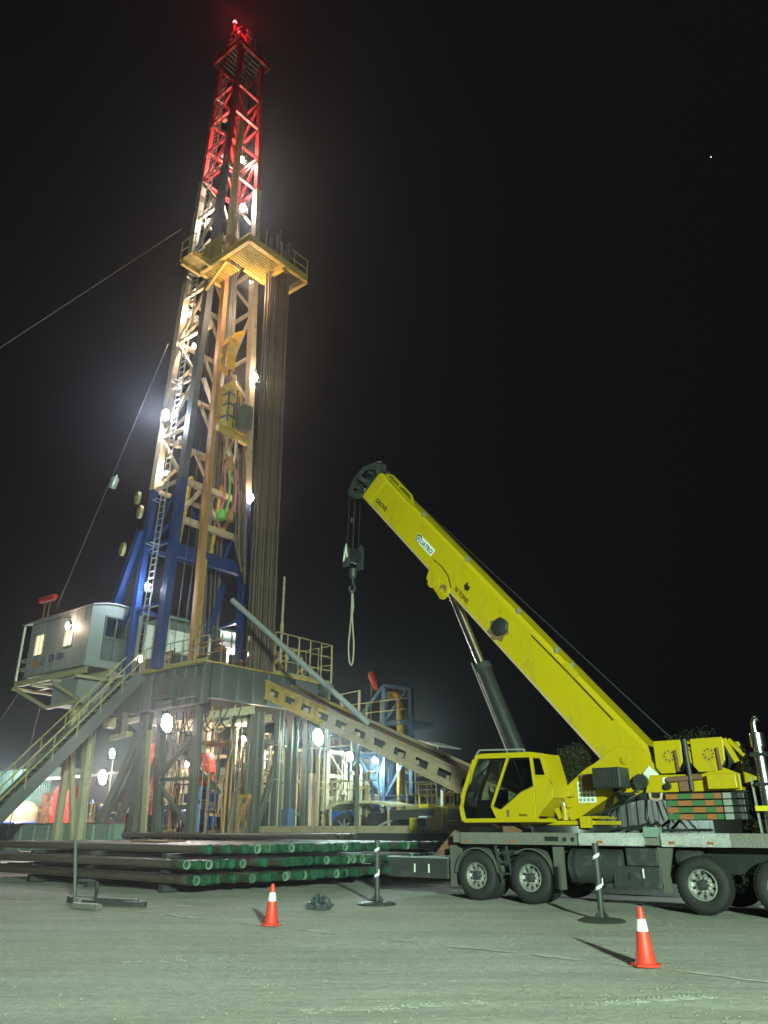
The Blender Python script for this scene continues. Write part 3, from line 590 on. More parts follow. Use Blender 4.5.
dp = MB().tube((-25.6, 20.92, 10.78), (-20.5, 24.19, 5.45), .12, 10); solid(dp, 'loading_pole', 'doghouse_grey', 'long thin grey pole slanting from the mast down past the right floor wing', 'pole')
lp = MB().tube((-26.6, 24.9, FZ), (-26.6, 24.9, 13.), .06, 8).tube((-26.6, 24.9, 10.2), (-26.6, 24.9, 10.7), .09, 8); solid(lp, 'thin_post', 'tan_plate', 'slim tan post rising from the drill floor right of the racked pipes', 'post')
# guy wires
solid(MB().tube((-31.7, 20., 34.2), (-34.2, -2.6, 0), .022, 5), 'guy_wire', 'cable_light', 'thin guy wire from the racking board sloping down to the left of the sky', 'cable', 'cables')
solid(MB().tube((-31.4, 19.9, 26.), (-36.9, 18.95, 12.), .02, 5), 'weight_line', 'cable_light', 'thin line from the mast to the cabin roof holding a grey canister', 'cable', 'cables')
solid(MB().lathe([(0, 0), (.16, 0), (.2, .08), (.2, .5), (.16, .6), (.05, .62), (.05, .75), (0, .75)], (-33.95, 19.3, 17.9), (.3, .06, .9), 14), 'counterweight_can', 'galvanised', 'small grey canister hanging on the line left of the mast', 'counterweight')
for a, b, s_ in (((-38.9, 18.8, 8.), (-41.5, 16., 0), 'outer'), ((-37.4, 19.2, 7.3), (-37.6, 18.6, 0), 'inner')): solid(MB().tube(a, b, .02, 5), 'stay_cable', 'cable_light', f'{s_} thin stay cable dropping from the underside of the hanging cabin', 'cable', 'cables')

# ================================================================== DOGHOUSE
dg = thing('doghouse', 'grey driller cabin with two lit windows hanging off the left of the drill floor', 'cabin', (-36, 20., 8.45))
U0, U1, V0, V1, Z0, Z1 = -38.4, -32.85, 18.6, 21.3, 8.5, 11.3
arch = [(V0 + (V1-V0)*i/8, Z1 + .24*math.sin(math.pi*i/8)) for i in range(9)]
def panel_hole(x0, x1, z0, z1, holes, ax, a, b):
    mb = MB(); xs = sorted({x0, x1, *[h for q in holes for h in q[:2]]})
    for p, q in zip(xs, xs[1:]):
        h = [k for k in holes if k[0] <= p and q <= k[1]]
        segs = [(z0, h[0][2]), (h[0][3], z1)] if h else [(z0, z1)]
        for s0, s1 in segs: mb.box(*((p, q, a, b) if ax == 'v' else (a, b, p, q)), s0, s1)
    return mb
W1, W2 = (-37.75, -37.0, 9.55, 10.55), (-35.0, -34.3, 9.65, 10.6)
panel_hole(U0, U1, Z0, Z1, [W1, W2], 'v', V0, V0 + .08).build('near_wall', 'doghouse_grey', dg)
X(dg, 'far_wall', 'doghouse_grey', U0, U1, V1 - .08, V1, Z0, Z1)
X(dg, 'floor_plate', 'doghouse_grey', U0, U1, V0 + .081, V1 - .081, Z0, Z0 + .1)
E_ = (19.4, 21.05, 8.95, 10.9)
panel_hole(V0 + .002, V1 - .002, Z0, Z1, [E_], 'u', U1 - .08, U1 + .002).build('end_wall', 'doghouse_green', dg)
MB().prism(arch, 'u', U1 - .08, U1).build('end_gable', 'doghouse_green', dg)
X(dg, 'back_wall', 'doghouse_grey', U0, U0 + .08, V0 + .01, V1 - .01, Z0, Z1)
MB().add([(u, v, z + .02) for u in (U0 - 1.0, U1 + .12) for v, z in [(V0 - .06, Z1)] + arch + [(V1 + .06, Z1)]] + [(u, v, z + .09) for u in (U0 - 1.0, U1 + .12) for v, z in [(V0 - .06, Z1)] + arch + [(V1 + .06, Z1)]],
         [(i, i+1, 12+i, 11+i) for i in range(10)] + [(22+i, 33+i, 34+i, 23+i) for i in range(10)] + [(i, 22+i, 23+i, i+1) for i in range(10)] + [(11+i, 12+i, 34+i, 33+i) for i in range(10)] + [(0, 11, 33, 22), (10, 32, 43, 21)]).build('roof', 'doghouse_grey', dg)
for w in (W1, W2):
    fr = panel_hole(w[0] - .06, w[1] + .06, w[2] - .06, w[3] + .06, [w], 'v', V0 - .03, V0 - .002).build('window', 'galvanised', dg)
    MB().box(w[0], w[1], V0 + .03, V0 + .04, w[2], w[3]).build('pane', 'window_lit', fr); B(fr, 'mullion', 'galvanised', ((w[0]+w[1])/2, V0, w[2]), ((w[0]+w[1])/2, V0, w[3]), .035)
fr = MB().box(U1 + .004, U1 + .05, E_[0] - .07, E_[0], E_[2], E_[3]).box(U1 + .004, U1 + .05, E_[1], E_[1] + .07, E_[2], E_[3]).box(U1 + .004, U1 + .06, E_[0] - .07, E_[1] + .07, E_[3], E_[3] + .07).box(U1 + .004, U1 + .06, E_[0] - .07, E_[1] + .07, E_[2] - .07, E_[2]).build('window', 'dark_green', dg)
for i in range(1, 3): v = E_[0] + (E_[1]-E_[0])*i/3; B(fr, 'mullion', 'dark_green', (U1, v, E_[2]), (U1, v, E_[3]), .06)
B(fr, 'mullion', 'dark_green', (U1 - .002, E_[0], 9.95), (U1 - .002, E_[1], 9.95), .06)
for i in range(3):
    for j, (za, zb) in enumerate(((E_[2], 9.92), (9.98, E_[3]))): v = E_[0] + (E_[1]-E_[0])*i/3; MB().box(U1 - .05, U1 - .04, v + .03, v + .52, za, zb).build('pane', 'dark_green' if j == 0 else 'tinted_glass', fr)
for k in range(7): X(dg, 'panel_seam', 'doghouse_grey', U0 + .55 + k*.74, U0 + .58 + k*.74, V0 - .018, V0 - .002, Z0 + .05, 9.5); X(dg, 'panel_seam', 'doghouse_grey', U0 + .55 + k*.74, U0 + .58 + k*.74, V0 - .018, V0 - .002, 10.65, Z1 - .05)
X(dg, 'sill_rail', 'doghouse_green', U0, U1, V0 - .05, V0 - .002, Z0, Z0 + .1); MB().path([(U0 + .2, V0 - .04, Z1 - .15), (-35.6, V0 - .04, Z1 - .15), (-34.7, V0 - .04, Z1 - .3)], .02, 5).build('conduit', 'dark_steel', dg)
text("MNM", .42, (-37.95, V0 - .004, 8.98), (1, 0, 0), (0, 0, 1), 'rust_orange', dg); text("C", .42, (-36.93, V0 - .004, 8.98), (1, 0, 0), (0, 0, 1), 'decal_blue', dg)
text("GR-700", .46, (-36.25, V0 - .004, 9.05), (1, 0, 0), (0, 0, 1), 'decal_blue', dg)
for z in (9.05, 9.5): T(dg, 'balcony_rail', 'rail_yellow', (U0 - 1., V0 + .1, z), (U0, V0 + .1, z), .03, 6); T(dg, 'balcony_rail', 'rail_yellow', (U0 - 1., V0 + .1, z), (U0 - 1., V1, z), .03, 6)
for v in (V0 + .08, V1 - .05): B(dg, 'balcony_post', 'white_paint', (U0 - .95, v, Z0), (U0 - .95, v, Z1), .09)
for v in (V0 + .1, 19.9, V1 - .1): MB().ibeam((U0 - 1.05, v, 8.3), (U1 + .1, v, 8.3), .16, .28, .03).build('floor_beam', 'cream_steel', dg)
for u in (-39.4, -37.5, -35.5, -33.5): B(dg, 'floor_beam', 'cream_steel', (u, V0, 8.1), (u, V1, 8.1), .14, .14)
for p, q in (((-39.3, 18.7, 8.1), (-36.2, 18.9, 6.9)), ((-37.6, 18.7, 8.2), (-34., 20.8, 8.2)), ((-35.8, 18.7, 8.1), (-33.4, 19., 7.0)), ((-36.2, 18.9, 6.9), (-33.4, 19., 7.0)), ((-39.3, 21.2, 8.1), (-36.2, 21.2, 6.9))): B(dg, 'brace', 'cream_steel', p, q, .16, .14)
MB().box(-36.1, -33.9, 19., 20.8, 6.95, 8.15).build('underfloor_tank', 'doghouse_grey', dg, .03)
hn = thing('signal_horn', 'red capsule sign on two thin poles above the hanging cabin roof', 'signal', (-39., 19.5, 11.4))
for u in (-39.3, -38.8): T(hn, 'pole', 'rust', (u, 19.5, 11.3), (u, 19.5, 12.9), .04, 6)
MB().lathe([(0, -.75), (.12, -.72), (.17, -.6), (.17, .55), (.12, .7), (0, .74)], (-39.1, 19.5, 12.95), (1, .1, .02), 12).build('capsule', 'red_paint', hn)
ds = thing('cabin_support', 'pale cream legs standing below the hanging cabin', 'support', (-34, 19.7, 0))
for p, q, w in (((-34.85, 19.6, 0), (-34.85, 19.6, 6.9), .3), ((-32.9, 19.6, 0), (-33.3, 19.6, 6.9), .34), ((-34.75, 19.6, 5.4), (-33.3, 19.6, .6), .2), ((-34.2, 19.6, 6.9), (-33.15, 19.6, 3.6), .2)): MB().ibeam(p, q, w, w, .03, (0, 1, 0)).build('leg', 'cream_steel', ds)
B(ds, 'cross_beam', 'cream_steel', (-35., 19.6, 6.85), (-33.1, 19.6, 6.85), .2, .2)
# bracket arm hanging left of the substructure
ba = thing('bracket_arm', 'small tan bracket hanging from the floor beams left of the big floodlight', 'bracket', (-32., 20.6, 5.))
B(ba, 'stem', 'substructure_grey', (-31.9, 20.4, 6.5), (-31.9, 20.4, 5.5), .3, .2); B(ba, 'foot', 'cream_steel', (-32.7, 20.4, 5.4), (-31.3, 20.4, 5.5), .3, .2); X(ba, 'lug', 'tan_plate', -33.4, -33., 20.3, 20.7, 5.9, 6.4, bevel=.02)

# ================================================================== STAIRS (run down towards the camera side)
st = thing('floor_stair', 'long grey steel stair with yellow handrails from the drill floor down to the left', 'staircase', (-31.4, 13., 0))
P0, P1 = Vector((0, 20.4, FZ)), Vector((0, 13.0, -.1))
for u in (-30.95, -31.95): B(st, 'stringer', 'stair_grey', (u, P0.y, P0.z - .15), (u, P1.y, P1.z - .15), .1, .5)
n = 33
for i in range(n):
    p = lerp(P0, P1, (i + .5)/n); X(st, 'tread', 'stair_grey', -31.89, -31.01, p.y - .13, p.y + .13, p.z - .06, p.z - .02)
dn = (P1 - P0).normalized()
for u in (-30.92, -31.98):
    for h in (.55, 1.05): T(st, 'handrail', 'rail_yellow', (u, P0.y, P0.z + h), (u, P1.y, P1.z + h), .03, 6)
    for i in range(9): p = lerp(P0, P1, i/8); T(st, 'rail_post', 'rail_yellow', (u, p.y, p.z), (u, p.y, p.z + 1.05), .03, 6)

# ================================================================== RAMP (V-door) and catwalk
rp = thing('v_door_ramp', 'long tan ramp with slotted side plates sloping from the drill floor to the catwalk', 'ramp', (-20, 25, 0))
a0, a1 = Vector((-26.5, 0, 7.85)), Vector((-11.4, 0, 1.62))
dr = (a1 - a0).normalized(); nr = Vector((-dr.z, 0, dr.x))
Lr = (a1 - a0).length
HB = .78
for v in (24.0, 25.7):
    P = lambda s, t: a0 + dr*s + nr*(t - HB) + Vector((0, v, 0))
    for sa, sb, m_ in ((0, 4.2, 'rig_yellow'), (4.2, Lr, 'tan_plate')):
        B(rp, 'flange', m_, P(sa, HB - .03), P(sb, HB - .03), .2, .06, nr); B(rp, 'flange', m_, P(sa, .03), P(sb, .03), .2, .06, nr)
        B(rp, 'web', m_, P(sa, .15), P(sb, .15), .03, .18, nr); B(rp, 'web', m_, P(sa, HB - .16), P(sb, HB - .16), .03, .2, nr)
    B(rp, 'slot_shade_plate', 'dark_steel', P(.1, HB/2) + Vector((0, .35 if v < 25 else -.35, 0)), P(Lr, HB/2) + Vector((0, .35 if v < 25 else -.35, 0)), .02, HB - .14, nr)  # dark sheet added behind the slots to make them read as shade
    s = 0; k = 0
    while s < Lr:
        e = min(s + .48, Lr); B(rp, 'web', 'rig_yellow' if s < 4. else 'tan_plate', P(s, HB/2 - .01), P(e, HB/2 - .01), .03, HB - .46, nr); s += 1.1; k += 1
    if v < 25: B(rp, 'end_plate', 'rig_yellow', P(-.15, HB/2), P(.3, HB/2), .06, HB + .02, nr)
X_ = MB().bar(a0 + nr*(-.14) + Vector((0, 24.85, 0)), a1 + nr*(-.14) + Vector((0, 24.85, 0)), 1.66, .05, nr).build('deck_plate', 'rust', rp)
for i in range(20): p = a0 + dr*(.4 + i*.8) + nr*(-.5); B(rp, 'cross_beam', 'tan_plate', (p.x, 24.1, p.z), (p.x, 25.6, p.z), .1, .16)
for s, z in ((4.5, 0), (9., 0)): p = a0 + dr*s; T(rp, 'support_leg', 'substructure_grey', (p.x, 25.6, 1.7), (p.x, 25.6, p.z - .6), .1, 8)
cw = thing('catwalk', 'long flat tan steel catwalk lying behind the pipe racks', 'catwalk', (-25, 24.9, 0))
X(cw, 'deck', 'tan_plate', -38, -12.2, 24.45, 27.05, 1.42, 1.5); X(cw, 'edge_beam', 'tan_plate', -27, -12.2, 24.50, 24.70, 1.502, 1.68)
X(cw, 'skirt', 'dark_steel', -38, -12.2, 24.55, 24.65, .9, 1.419)
for i in range(11): MB().box(-37 + i*2.4, -36.7 + i*2.4, 24.70, 26.95, 0, 1.415).build('leg', 'dark_steel', cw)

# ================================================================== PIPE RACKS
def cap_pipe(L_, r, rim='cap_green'):
    t = thing('steel_pipe', 'x', 'pipe', (0, 0, 0), 'capped pipes on the racks')
    MB().tube((-L_, 0, 0), (-.2, 0, 0), r, 14).build('tube', 'pipe_steel', t)
    MB().tube((-.55, 0, 0), (-.21, 0, 0), r*1.14, 14).build('collar', 'pipe_steel', t)
    MB().lathe([(r*1.12, -.26), (r*1.17, -.24), (r*1.17, 0), (r*1.12, .012)], (0, 0, 0), (1, 0, 0), 16).build('end_cap', 'cap_green', t)
    MB().lathe([(r*1.12, .0121), (r*.86, .0121), (r*.86, -.06)], (0, 0, 0), (1, 0, 0), 16).build('cap_face', rim, t); MB().lathe([(r*.86, -.0601), (0, -.0602)], (0, 0, 0), (1, 0, 0), 16).build('bore_plug', 'cap_green', t)
    return t
protos = [[cap_pipe(L_, .106, m_), True] for L_ in (12.4, 8.7) for m_ in ('cap_green', 'cap_rim')]
ordn = lambda k: f"{k}{'th' if 10 <= k % 100 <= 20 else {1: 'st', 2: 'nd', 3: 'rd'}.get(k % 10, 'th')}"
for li, (z, lname, vs, ve) in enumerate(((.34, 'bottom', 13.95, 23.6), (.70, 'middle', 13.9, 24.1), (1.07, 'top', 14.25, 24.2))):
    v = vs; k = 0
    while v < ve:
        k += 1; u = -17.75 + .11*(v - 13.9) + random.uniform(-.16, .16) - (.15 if li == 1 else 0) + (.2 if li == 2 else 0)
        lab = f'{ordn(k)} green capped steel pipe from the near edge in the {lname} layer of the rack'
        loc = (u, v, z + random.uniform(-.012, .012))
        pr_ = protos[(0 if v < 19.8 else 2) + (1 if random.random() < .28 else 0)]
        if pr_[1]: pr_[0].location = S(*loc); pr_[0]["label"] = lab; pr_[1] = False
        else: copy_tree(pr_[0], loc, lab)
        v += .262 + (random.uniform(.1, .5) if random.random() < .16 else random.uniform(0, .03))
for u in (-19.3, -23., -26.4):
    for z, w in ((.08, .14), (.52, .1), (.885, .1)):
        solid(MB().box(u - .1, u + .1, 14.1, 23.4, z - w/2 if z > .1 else 0, z + w/2 if z > .1 else .2), 'rack_sill', 'dark_steel', f"{'right' if u > -20 else 'middle' if u > -25 else 'left'} dark bearer under the {'bottom' if z < .1 else 'middle' if z < .6 else 'top'} layer of pipes", 'bearer', 'bearers between the pipe layers')  # bearers coloured dark so the gaps under the pipes look shaded
# scaffold of darker pipes and flat plate lying on top
for i, v in enumerate((20.4, 20.9, 21.5, 22.2, 22.7)):
    solid(MB().tube((-32. + i*.3, v, 1.33), (-19. - .2*i, v, 1.33), .1, 10), 'loose_pipe', 'pipe_steel', f"{ordn(i+1)} dark bare pipe from the front lying on top of the rack, no cap", 'pipe', 'bare pipes on top of the rack')
solid(MB().box(-23.2, -21.9, 15.6, 16.8, 1.19, 1.24), 'steel_plate', 'rust', 'small dull plate lying on the top layer of pipes near the mast side', 'plate', bevel=.01)
for i, (u0_, v, z) in enumerate(((-30.5, 13.2, .36), (-31.2, 13.25, .72), (-30., 13.15, 1.02))):
    solid(MB().tube((u0_ - 9, v, z), (u0_, v, z), .12, 12).tube((u0_ - .35, v, z), (u0_ + .02, v, z), .15, 12), 'casing_pipe', 'pipe_steel', f"{['lowest', 'middle', 'highest'][i]} bare pipe of the second rack at the far left", 'pipe', 'bare pipes of the left rack')

# long teal skid at the foot of the rig
sk = thing('mud_ditch_skid', 'long dusty teal steel skid along the foot of the rig at left', 'skid', (-36, 20.1, 0))
MB().box(-44, -30.9, 19.95, 20.4, .6, 1.75).build('side_plate', 'teal_paint', sk, .02)
for i in range(11): X(sk, 'stiffener', 'teal_paint', -43.8 + 1.25*i, -43.65 + 1.25*i, 19.86, 19.948, .62, 1.72)
X(sk, 'top_rail', 'substructure_grey', -44, -30.9, 19.82, 20.45, 1.755, 1.82)

# ================================================================== EQUIPMENT UNDER AND AROUND THE RIG
bp_ = thing('blowout_preventer', 'red and blue blowout preventer stack standing under the drill floor', 'well valve', (-30.6, 24., 0))
MB().lathe([(.3, 0), (.3, .8), (.55, .8), (.55, 1.), (.36, 1.02), (.36, 1.5), (.55, 1.52), (.55, 1.7), (.42, 1.72), (.42, 2.4), (.56, 2.42), (.56, 2.6), (.4, 2.62), (.4, 3.2), (.56, 3.22), (.56, 3.38), (0, 3.38)], (-30.6, 24., 0), n=20).build('lower_stack', 'blue_paint', bp_)
for z in (1.9, 2.9): MB().box(-31.7, -29.5, 23.8, 24.2, z - .2, z + .2).build('ram_bonnet', 'blue_paint', bp_, .04)
MB().lathe([(.5, 3.385), (.62, 3.45), (.62, 3.7), (.55, 3.75), (.55, 3.95), (.65, 4.0), (.65, 4.3), (.56, 4.35), (.6, 4.6), (.5, 4.85), (0, 4.85)], (-30.6, 24., 0), n=20).build('annular_top', 'red_paint', bp_)
T(bp_, 'bell_nipple', 'tan_plate', (-30.6, 24., 4.86), (-30.6, 24., 6.4), .3, 14); X(bp_, 'drip_pan', 'rust', -31.6, -28.9, 23.6, 24.6, 5.2, 5.35)
T(bp_, 'choke_line', 'rust', (-28.7, 24.1, 0), (-28.7, 24.1, 5.3), .14, 10)
hb = thing('hose_bundle', 'tangled orange brown hydraulic hoses hanging under the drill floor', 'hose bundle', (-27.3, 23.3, .9))
for i in range(16):
    a = random.uniform(-1, 1); MB().path([(-27.9 + .09*i, 23.3 + .02*i, 2.85), (-27.9 + .1*i + .1*a, 23.2, 2.3), (-27.8 + .08*i - .25*a, 23.15 + .02*i, 1.7), (-27.6 + .06*i + .2*a, 23.2, 1.2), (-27.2 + .04*i, 23.4, .9)], .035, 6).build('hose', random.choice(['hose_orange', 'rust_orange', 'rust', 'tan_plate']), hb)
B(hb, 'hanger', 'rig_yellow', (-28., 23.35, 2.85), (-26.4, 23.35, 2.85), .1, .14)
clutter('choke_manifold', 'tangle of pale pipes and valves under the drill floor behind the hoses', 'manifold', (-27.5, 25.6, 1.5), 2.2, 1.2, 4.2, 26, ['cream_steel', 'tan_plate', 'dark_steel', 'cream_steel'])
clutter('accumulator_skid', 'skid of rusty and pale pipes beside the left substructure column', 'skid', (-30.5, 26.4, 1.), 3.2, 1.4, 4.6, 22, ['cream_steel', 'rust', 'galvanised', 'tan_plate'])
clutter('water_skid', 'low pipe skid with valves behind the scaffold frame', 'skid', (-26.3, 31.0, .4), 3.6, 1.2, 3.9, 24, ['cream_steel', 'galvanised', 'rail_yellow', 'dark_steel'])
for k, (u, v) in enumerate(((-34.2, 25.6), (-37.6, 26.6))):
    pm = thing('mud_pump', ['blue mud pump with two horizontal cylinders seen between the substructure legs', 'blue mud pump with two cylinders farther left behind the crossed cabin legs'][k], 'pump', (u, v, 0), 'blue mud pumps')
    X(pm, 'base', 'dark_steel', u - 1.8, u + 1.8, v - .6, v + .6, .4, .9)
    for z in (1.3, 2.1): MB().tube((u - 1.6, v, z), (u + 1.5, v, z), .34, 14).tube((u + .2, v, z), (u + .35, v, z), .42, 14).tube((u - .8, v, z), (u - .65, v, z), .42, 14).build('cylinder', 'blue_paint', pm)
    for d_ in (-.8, .6): B(pm, 'frame', 'white_paint', (u + d_ - .6, v - .55, .9), (u + d_, v - .55, 1.9), .07); B(pm, 'frame', 'white_paint', (u + d_ + .6, v - .55, .9), (u + d_, v - .55, 1.9), .07)
    X(pm, 'top_frame', 'white_paint', u - 1.7, u + 1.7, v - .56, v - .48, 2.5, 2.6)
def container(loc, sx, sy, sz, m, label, ridges=True, group='site containers'):
    u, v, z = loc; t = thing('container', label, 'container', loc, group)
    MB().box(u, u + sx, v, v + sy, z, z + sz).build('shell', m, t, .03)
    n_ = int(sx/.28)
    for i in range(n_): X(t, 'rib', m, u + .08 + i*sx/n_, u + .08 + i*sx/n_ + .12, v - .05, v - .002, z + .12, z + sz - .12)
    for zz in (z + .05, z + sz - .05): B(t, 'rail', m, (u, v - .03, zz), (u + sx, v - .03, zz), .06, .12)
    return t
container((-45.5, 32, 0), 4.6, 2.5, 5.2, 'white_paint', 'white site cabin seen between the substructure legs at left')
container((-40.3, 32.2, 0), 3.4, 2.5, 4.6, 'tan_sheet', 'tan site cabin seen behind the blue pump')
container((-36.2, 32.4, 0), 4.8, 2.5, 4.4, 'white_paint', 'pale site cabin behind the tangle of pipes under the drill floor')
container((-60, 28, 0), 8.6, 2.6, 5.4, 'teal_paint', 'large teal tank container at the far left behind the stair')
tk = MB().lathe([(0, 0), (1.7, 0), (1.7, 2.6), (1.2, 3.1), (0, 3.3)], (-51., 25.5, 0), n=24); solid(tk, 'storage_tank', 'tan_sheet', 'round tan tank with domed top at the far left below the stair', 'tank')
def tarp(c, sx, sy, z0, z1, m, label, cat='tarpaulin'):
    mb = MB(); nx = 10; pts = []
    for j in range(5):
        for i in range(nx):
            u = c[0] + sx*(i/(nx-1)-.5)*(1 if j < 3 else .8); v = c[1] + (sy*.5 if j == 4 else -sy*.5*(1-j*.12)) + .12*math.sin(i*2.1 + j)
            z = z0 + (z1 - z0)*min(1, j/3)*(.85 + .15*math.sin(i*1.3))
            pts.append((u, v, z))
    mb.add(pts, [(j*nx+i, j*nx+i+1, (j+1)*nx+i+1, (j+1)*nx+i) for j in range(4) for i in range(nx-1)], True)
    o = solid(mb, 'tarpaulin', m, label, cat); s_ = o.modifiers.new('thickness', 'SOLIDIFY'); s_.thickness = .02; return o
tarp((-47.2, 27.), 2.8, .9, 1.2, 4.0, 'red_paint', 'bright red tarpaulin draped behind the cream cabin legs'); tarp((-49.2, 27.1), 2., .9, .6, 3.7, 'rust', 'dark red tarpaulin left of the bright red one')
tarp((-46.4, 23.6), 4.5, 1.6, .4, 1.95, 'blue_paint', 'blue tarpaulin over a low heap at the far left')
tarp((-50.5, 23.6), 3.5, 1.2, 1.0, 2.3, 'white_paint', 'small white canopy sheet at the far left edge below the stair')
solid(MB().prism([(26.2, 4.4), (28.2, 4.7), (28.2, 4.8), (26.2, 4.5)], 'u', -51, -43.6), 'awning', 'white_paint', 'white lit awning behind the cream cabin legs', 'awning')
railing([(-45, 24., 1.7), (-35.8, 24., 1.7)], 'yellow guard rail behind the crossed braces left of the substructure', step=1.1, m='rail_yellow')
clutter('mud_mixer', 'row of red and blue mixing gear behind the yellow rail left of the substructure', 'mixer', (-39.5, 25., .6), 5., 1.2, 2.6, 20, ['red_paint', 'blue_paint', 'rail_yellow', 'cream_steel'])
clutter('valve_skid', 'yellow and pale valves close to the big left substructure column', 'skid', (-38.5, 28.5, .6), 5., 1.2, 4.6, 24, ['rail_yellow', 'cream_steel', 'galvanised'])

# mud gas separator tower at right
ms = thing('separator_tower', 'dark blue frame tower with yellow gooseneck pipe behind the ramp', 'separator', (-24.8, 30.5, 0))
for u, v, z in ((-26.1, 30., 6.6), (-24.45, 30., 8.2), (-22.95, 30.2, 7.9), (-26.1, 32., 4.9), (-22.95, 32., 2.9)): B(ms, 'column', 'tower_blue', (u, v, 0), (u, v, z), .2)
for z in (2.9, 4.9, 6.3):
    for a, b in (((-27.3, 30.), (-22.95, 30.)), ((-26.1, 30.), (-26.1, 32.)), ((-22.95, 30.1), (-22.95, 32.)), ((-26.1, 32.), (-22.95, 32.))): MB().ibeam((*a, z), (*b, z), .16, .22, .03).build('beam', 'tower_blue', ms)
B(ms, 'beam', 'tower_blue', (-24.45, 30., 8.15), (-22.95, 30.2, 7.85), .16); B(ms, 'beam', 'tower_blue', (-24.45, 30., 8.15), (-26.1, 30., 6.7), .14); B(ms, 'brace', 'tower_blue', (-24.45, 30., 6.4), (-23.1, 30.1, 7.8), .12)
for a, b in (((-26.1, .3), (-24.5, 2.8)), ((-24.4, 2.9), (-23., 4.8)), ((-26.1, 4.8), (-24.5, 3.)), ((-23., .3), (-24.4, 2.8))): B(ms, 'brace', 'tower_blue', (a[0], 30., a[1]), (b[0], 30., b[1]), .12)
MB().lathe([(0, .5), (.75, .6), (.75, 6.), (.5, 6.5), (.2, 6.7), (0, 6.7)], (-25.3, 31., 0), n=20).build('vessel', 'tower_blue', ms)
MB().path([(-25.2, 30.9, 6.5), (-25.15, 30.8, 7.2), (-24.95, 30.6, 7.6), (-24.5, 30.5, 7.75), (-23.95, 30.3, 7.75), (-23.65, 30.2, 7.55), (-23.55, 30.15, 7.1), (-23.55, 30.1, 1.)], .19, 12).build('gooseneck_pipe', 'rig_yellow', ms)
X(ms, 'deck', 'dark_steel', -27.3, -23., 29.4, 30., 4.95, 5.02)
for u in (-27.3, -26.4, -25.5, -24.6): T(ms, 'rail_post', 'rail_yellow', (u, 29.9, 6.4), (u, 29.9, 7.4), .03, 6)
for z in (6.9, 7.4): T(ms, 'rail', 'rail_yellow', (-27.3, 29.9, z), (-22.95, 29.9, z), .028, 6)
MB().path([(-27.2, 29.9, 5.), (-27.2, 29.9, 8.), (-26.0, 29.9, 8.05), (-26., 29.9, 6.4)], .08, 8).build('vent_pipe', 'tan_plate', ms)
wsk = thing('windsock', 'drooping orange windsock on a thin pole above the blue tower', 'windsock', (-25.3, 30., 6.6))
T(wsk, 'pole', 'rust', (-25.3, 30., 6.4), (-25.3, 30., 8.85), .035, 6)
MB().lathe([(.05, 0), (.2, .08), (.22, .25), (.17, .7), (.12, 1.)], (-25.3, 30., 8.95), (.36, 0, -.93), 12).build('sock', 'cone_orange', wsk)
clutter('trip_tank', 'pale piping and yellow valves at the foot of the blue tower', 'tank skid', (-25., 28.8, 1.4), 3.2, 1., 2.6, 24, ['cream_steel', 'tan_plate', 'rail_yellow', 'white_paint'])
railing([(-20.8, 27., 2.3), (-17.6, 27., 2.3)], 'pale guard rail on a low platform right of the blue tower', h=1.05, step=.7)
railing([(-20., 26.8, 2.35), (-18.3, 26.8, 2.35)], 'bright yellow guard rail on the low platform behind the crane cab', m='bright_yellow', h=.9, step=.45, rails=(1., .5))
solid(MB().box(-21.5, -15.8, 26.7, 29.5, 1.9, 2.3), 'low_platform', 'dark_steel', 'low dark platform carrying the bright yellow rail', 'platform', bevel=.03)
ym = thing('yellow_winch', 'small bright yellow winch standing on the catwalk left of the crane cab', 'winch', (-18., 24.6, 1.5))
MB().box(-18.7, -18.35, 24.4, 24.9, 1.5, 1.95).build('body', 'bright_yellow', ym, .03); MB().prism([(-17.95, 1.5), (-17.35, 1.5), (-17.25, 2.3), (-17.5, 2.35), (-17.6, 2.0), (-17.95, 1.95)], 'v', 24.4, 24.9).build('body', 'bright_yellow', ym, .02)
MB().tube((-18.35, 24.65, 1.8), (-17.95, 24.65, 1.8), .22, 12).build('drum', 'dark_steel', ym); T(ym, 'lever', 'white_paint', (-17.3, 24.5, 1.6), (-17.25, 24.5, 2.9), .05, 6)
solid(MB().box(-18.9, -15.2, 24.9, 25.6, 1.505, 1.85), 'timber_mat', 'tan_plate', 'pale timber mat on the catwalk behind the yellow winch', 'timber', bevel=.02)
ct = thing('canopy_trailer', 'tan roofed trailer with a spoked wheel behind the catwalk', 'trailer', (-23., 27.2, 0))
roof = [(-25.1, 2.42), (-24.6, 2.62), (-23.6, 2.72), (-22.5, 2.68), (-21.4, 2.5), (-21.4, 2.42), (-22.5, 2.58), (-24.2, 2.58), (-25.1, 2.36)]
MB().prism(roof, 'v', 26.7, 28.6).build('roof', 'tan_sheet', ct)
for u in (-24.9, -23.2, -21.6): B(ct, 'post', 'tan_sheet', (u, 26.8, .7), (u, 26.8, 2.45), .08)
MB().lathe([(.45, -.12), (.6, -.14), (.66, -.1), (.66, .1), (.6, .14), (.45, .12)], (-24., 26.75, 1.55), (0, 1, 0), 26).build('wheel', 'rubber', ct)
for i in range(8): a = i*math.pi/4; B(ct, 'spoke', 'galvanised', (-24., 26.72, 1.55), (-24. + .5*math.cos(a), 26.72, 1.55 + .5*math.sin(a)), .05)
X(ct, 'body', 'black_paint', -23.1, -21.5, 27.2, 28.5, .7, 2.2, bevel=.05); X(ct, 'chassis', 'dark_steel', -25.2, -20.8, 27., 28.4, .6, .75)
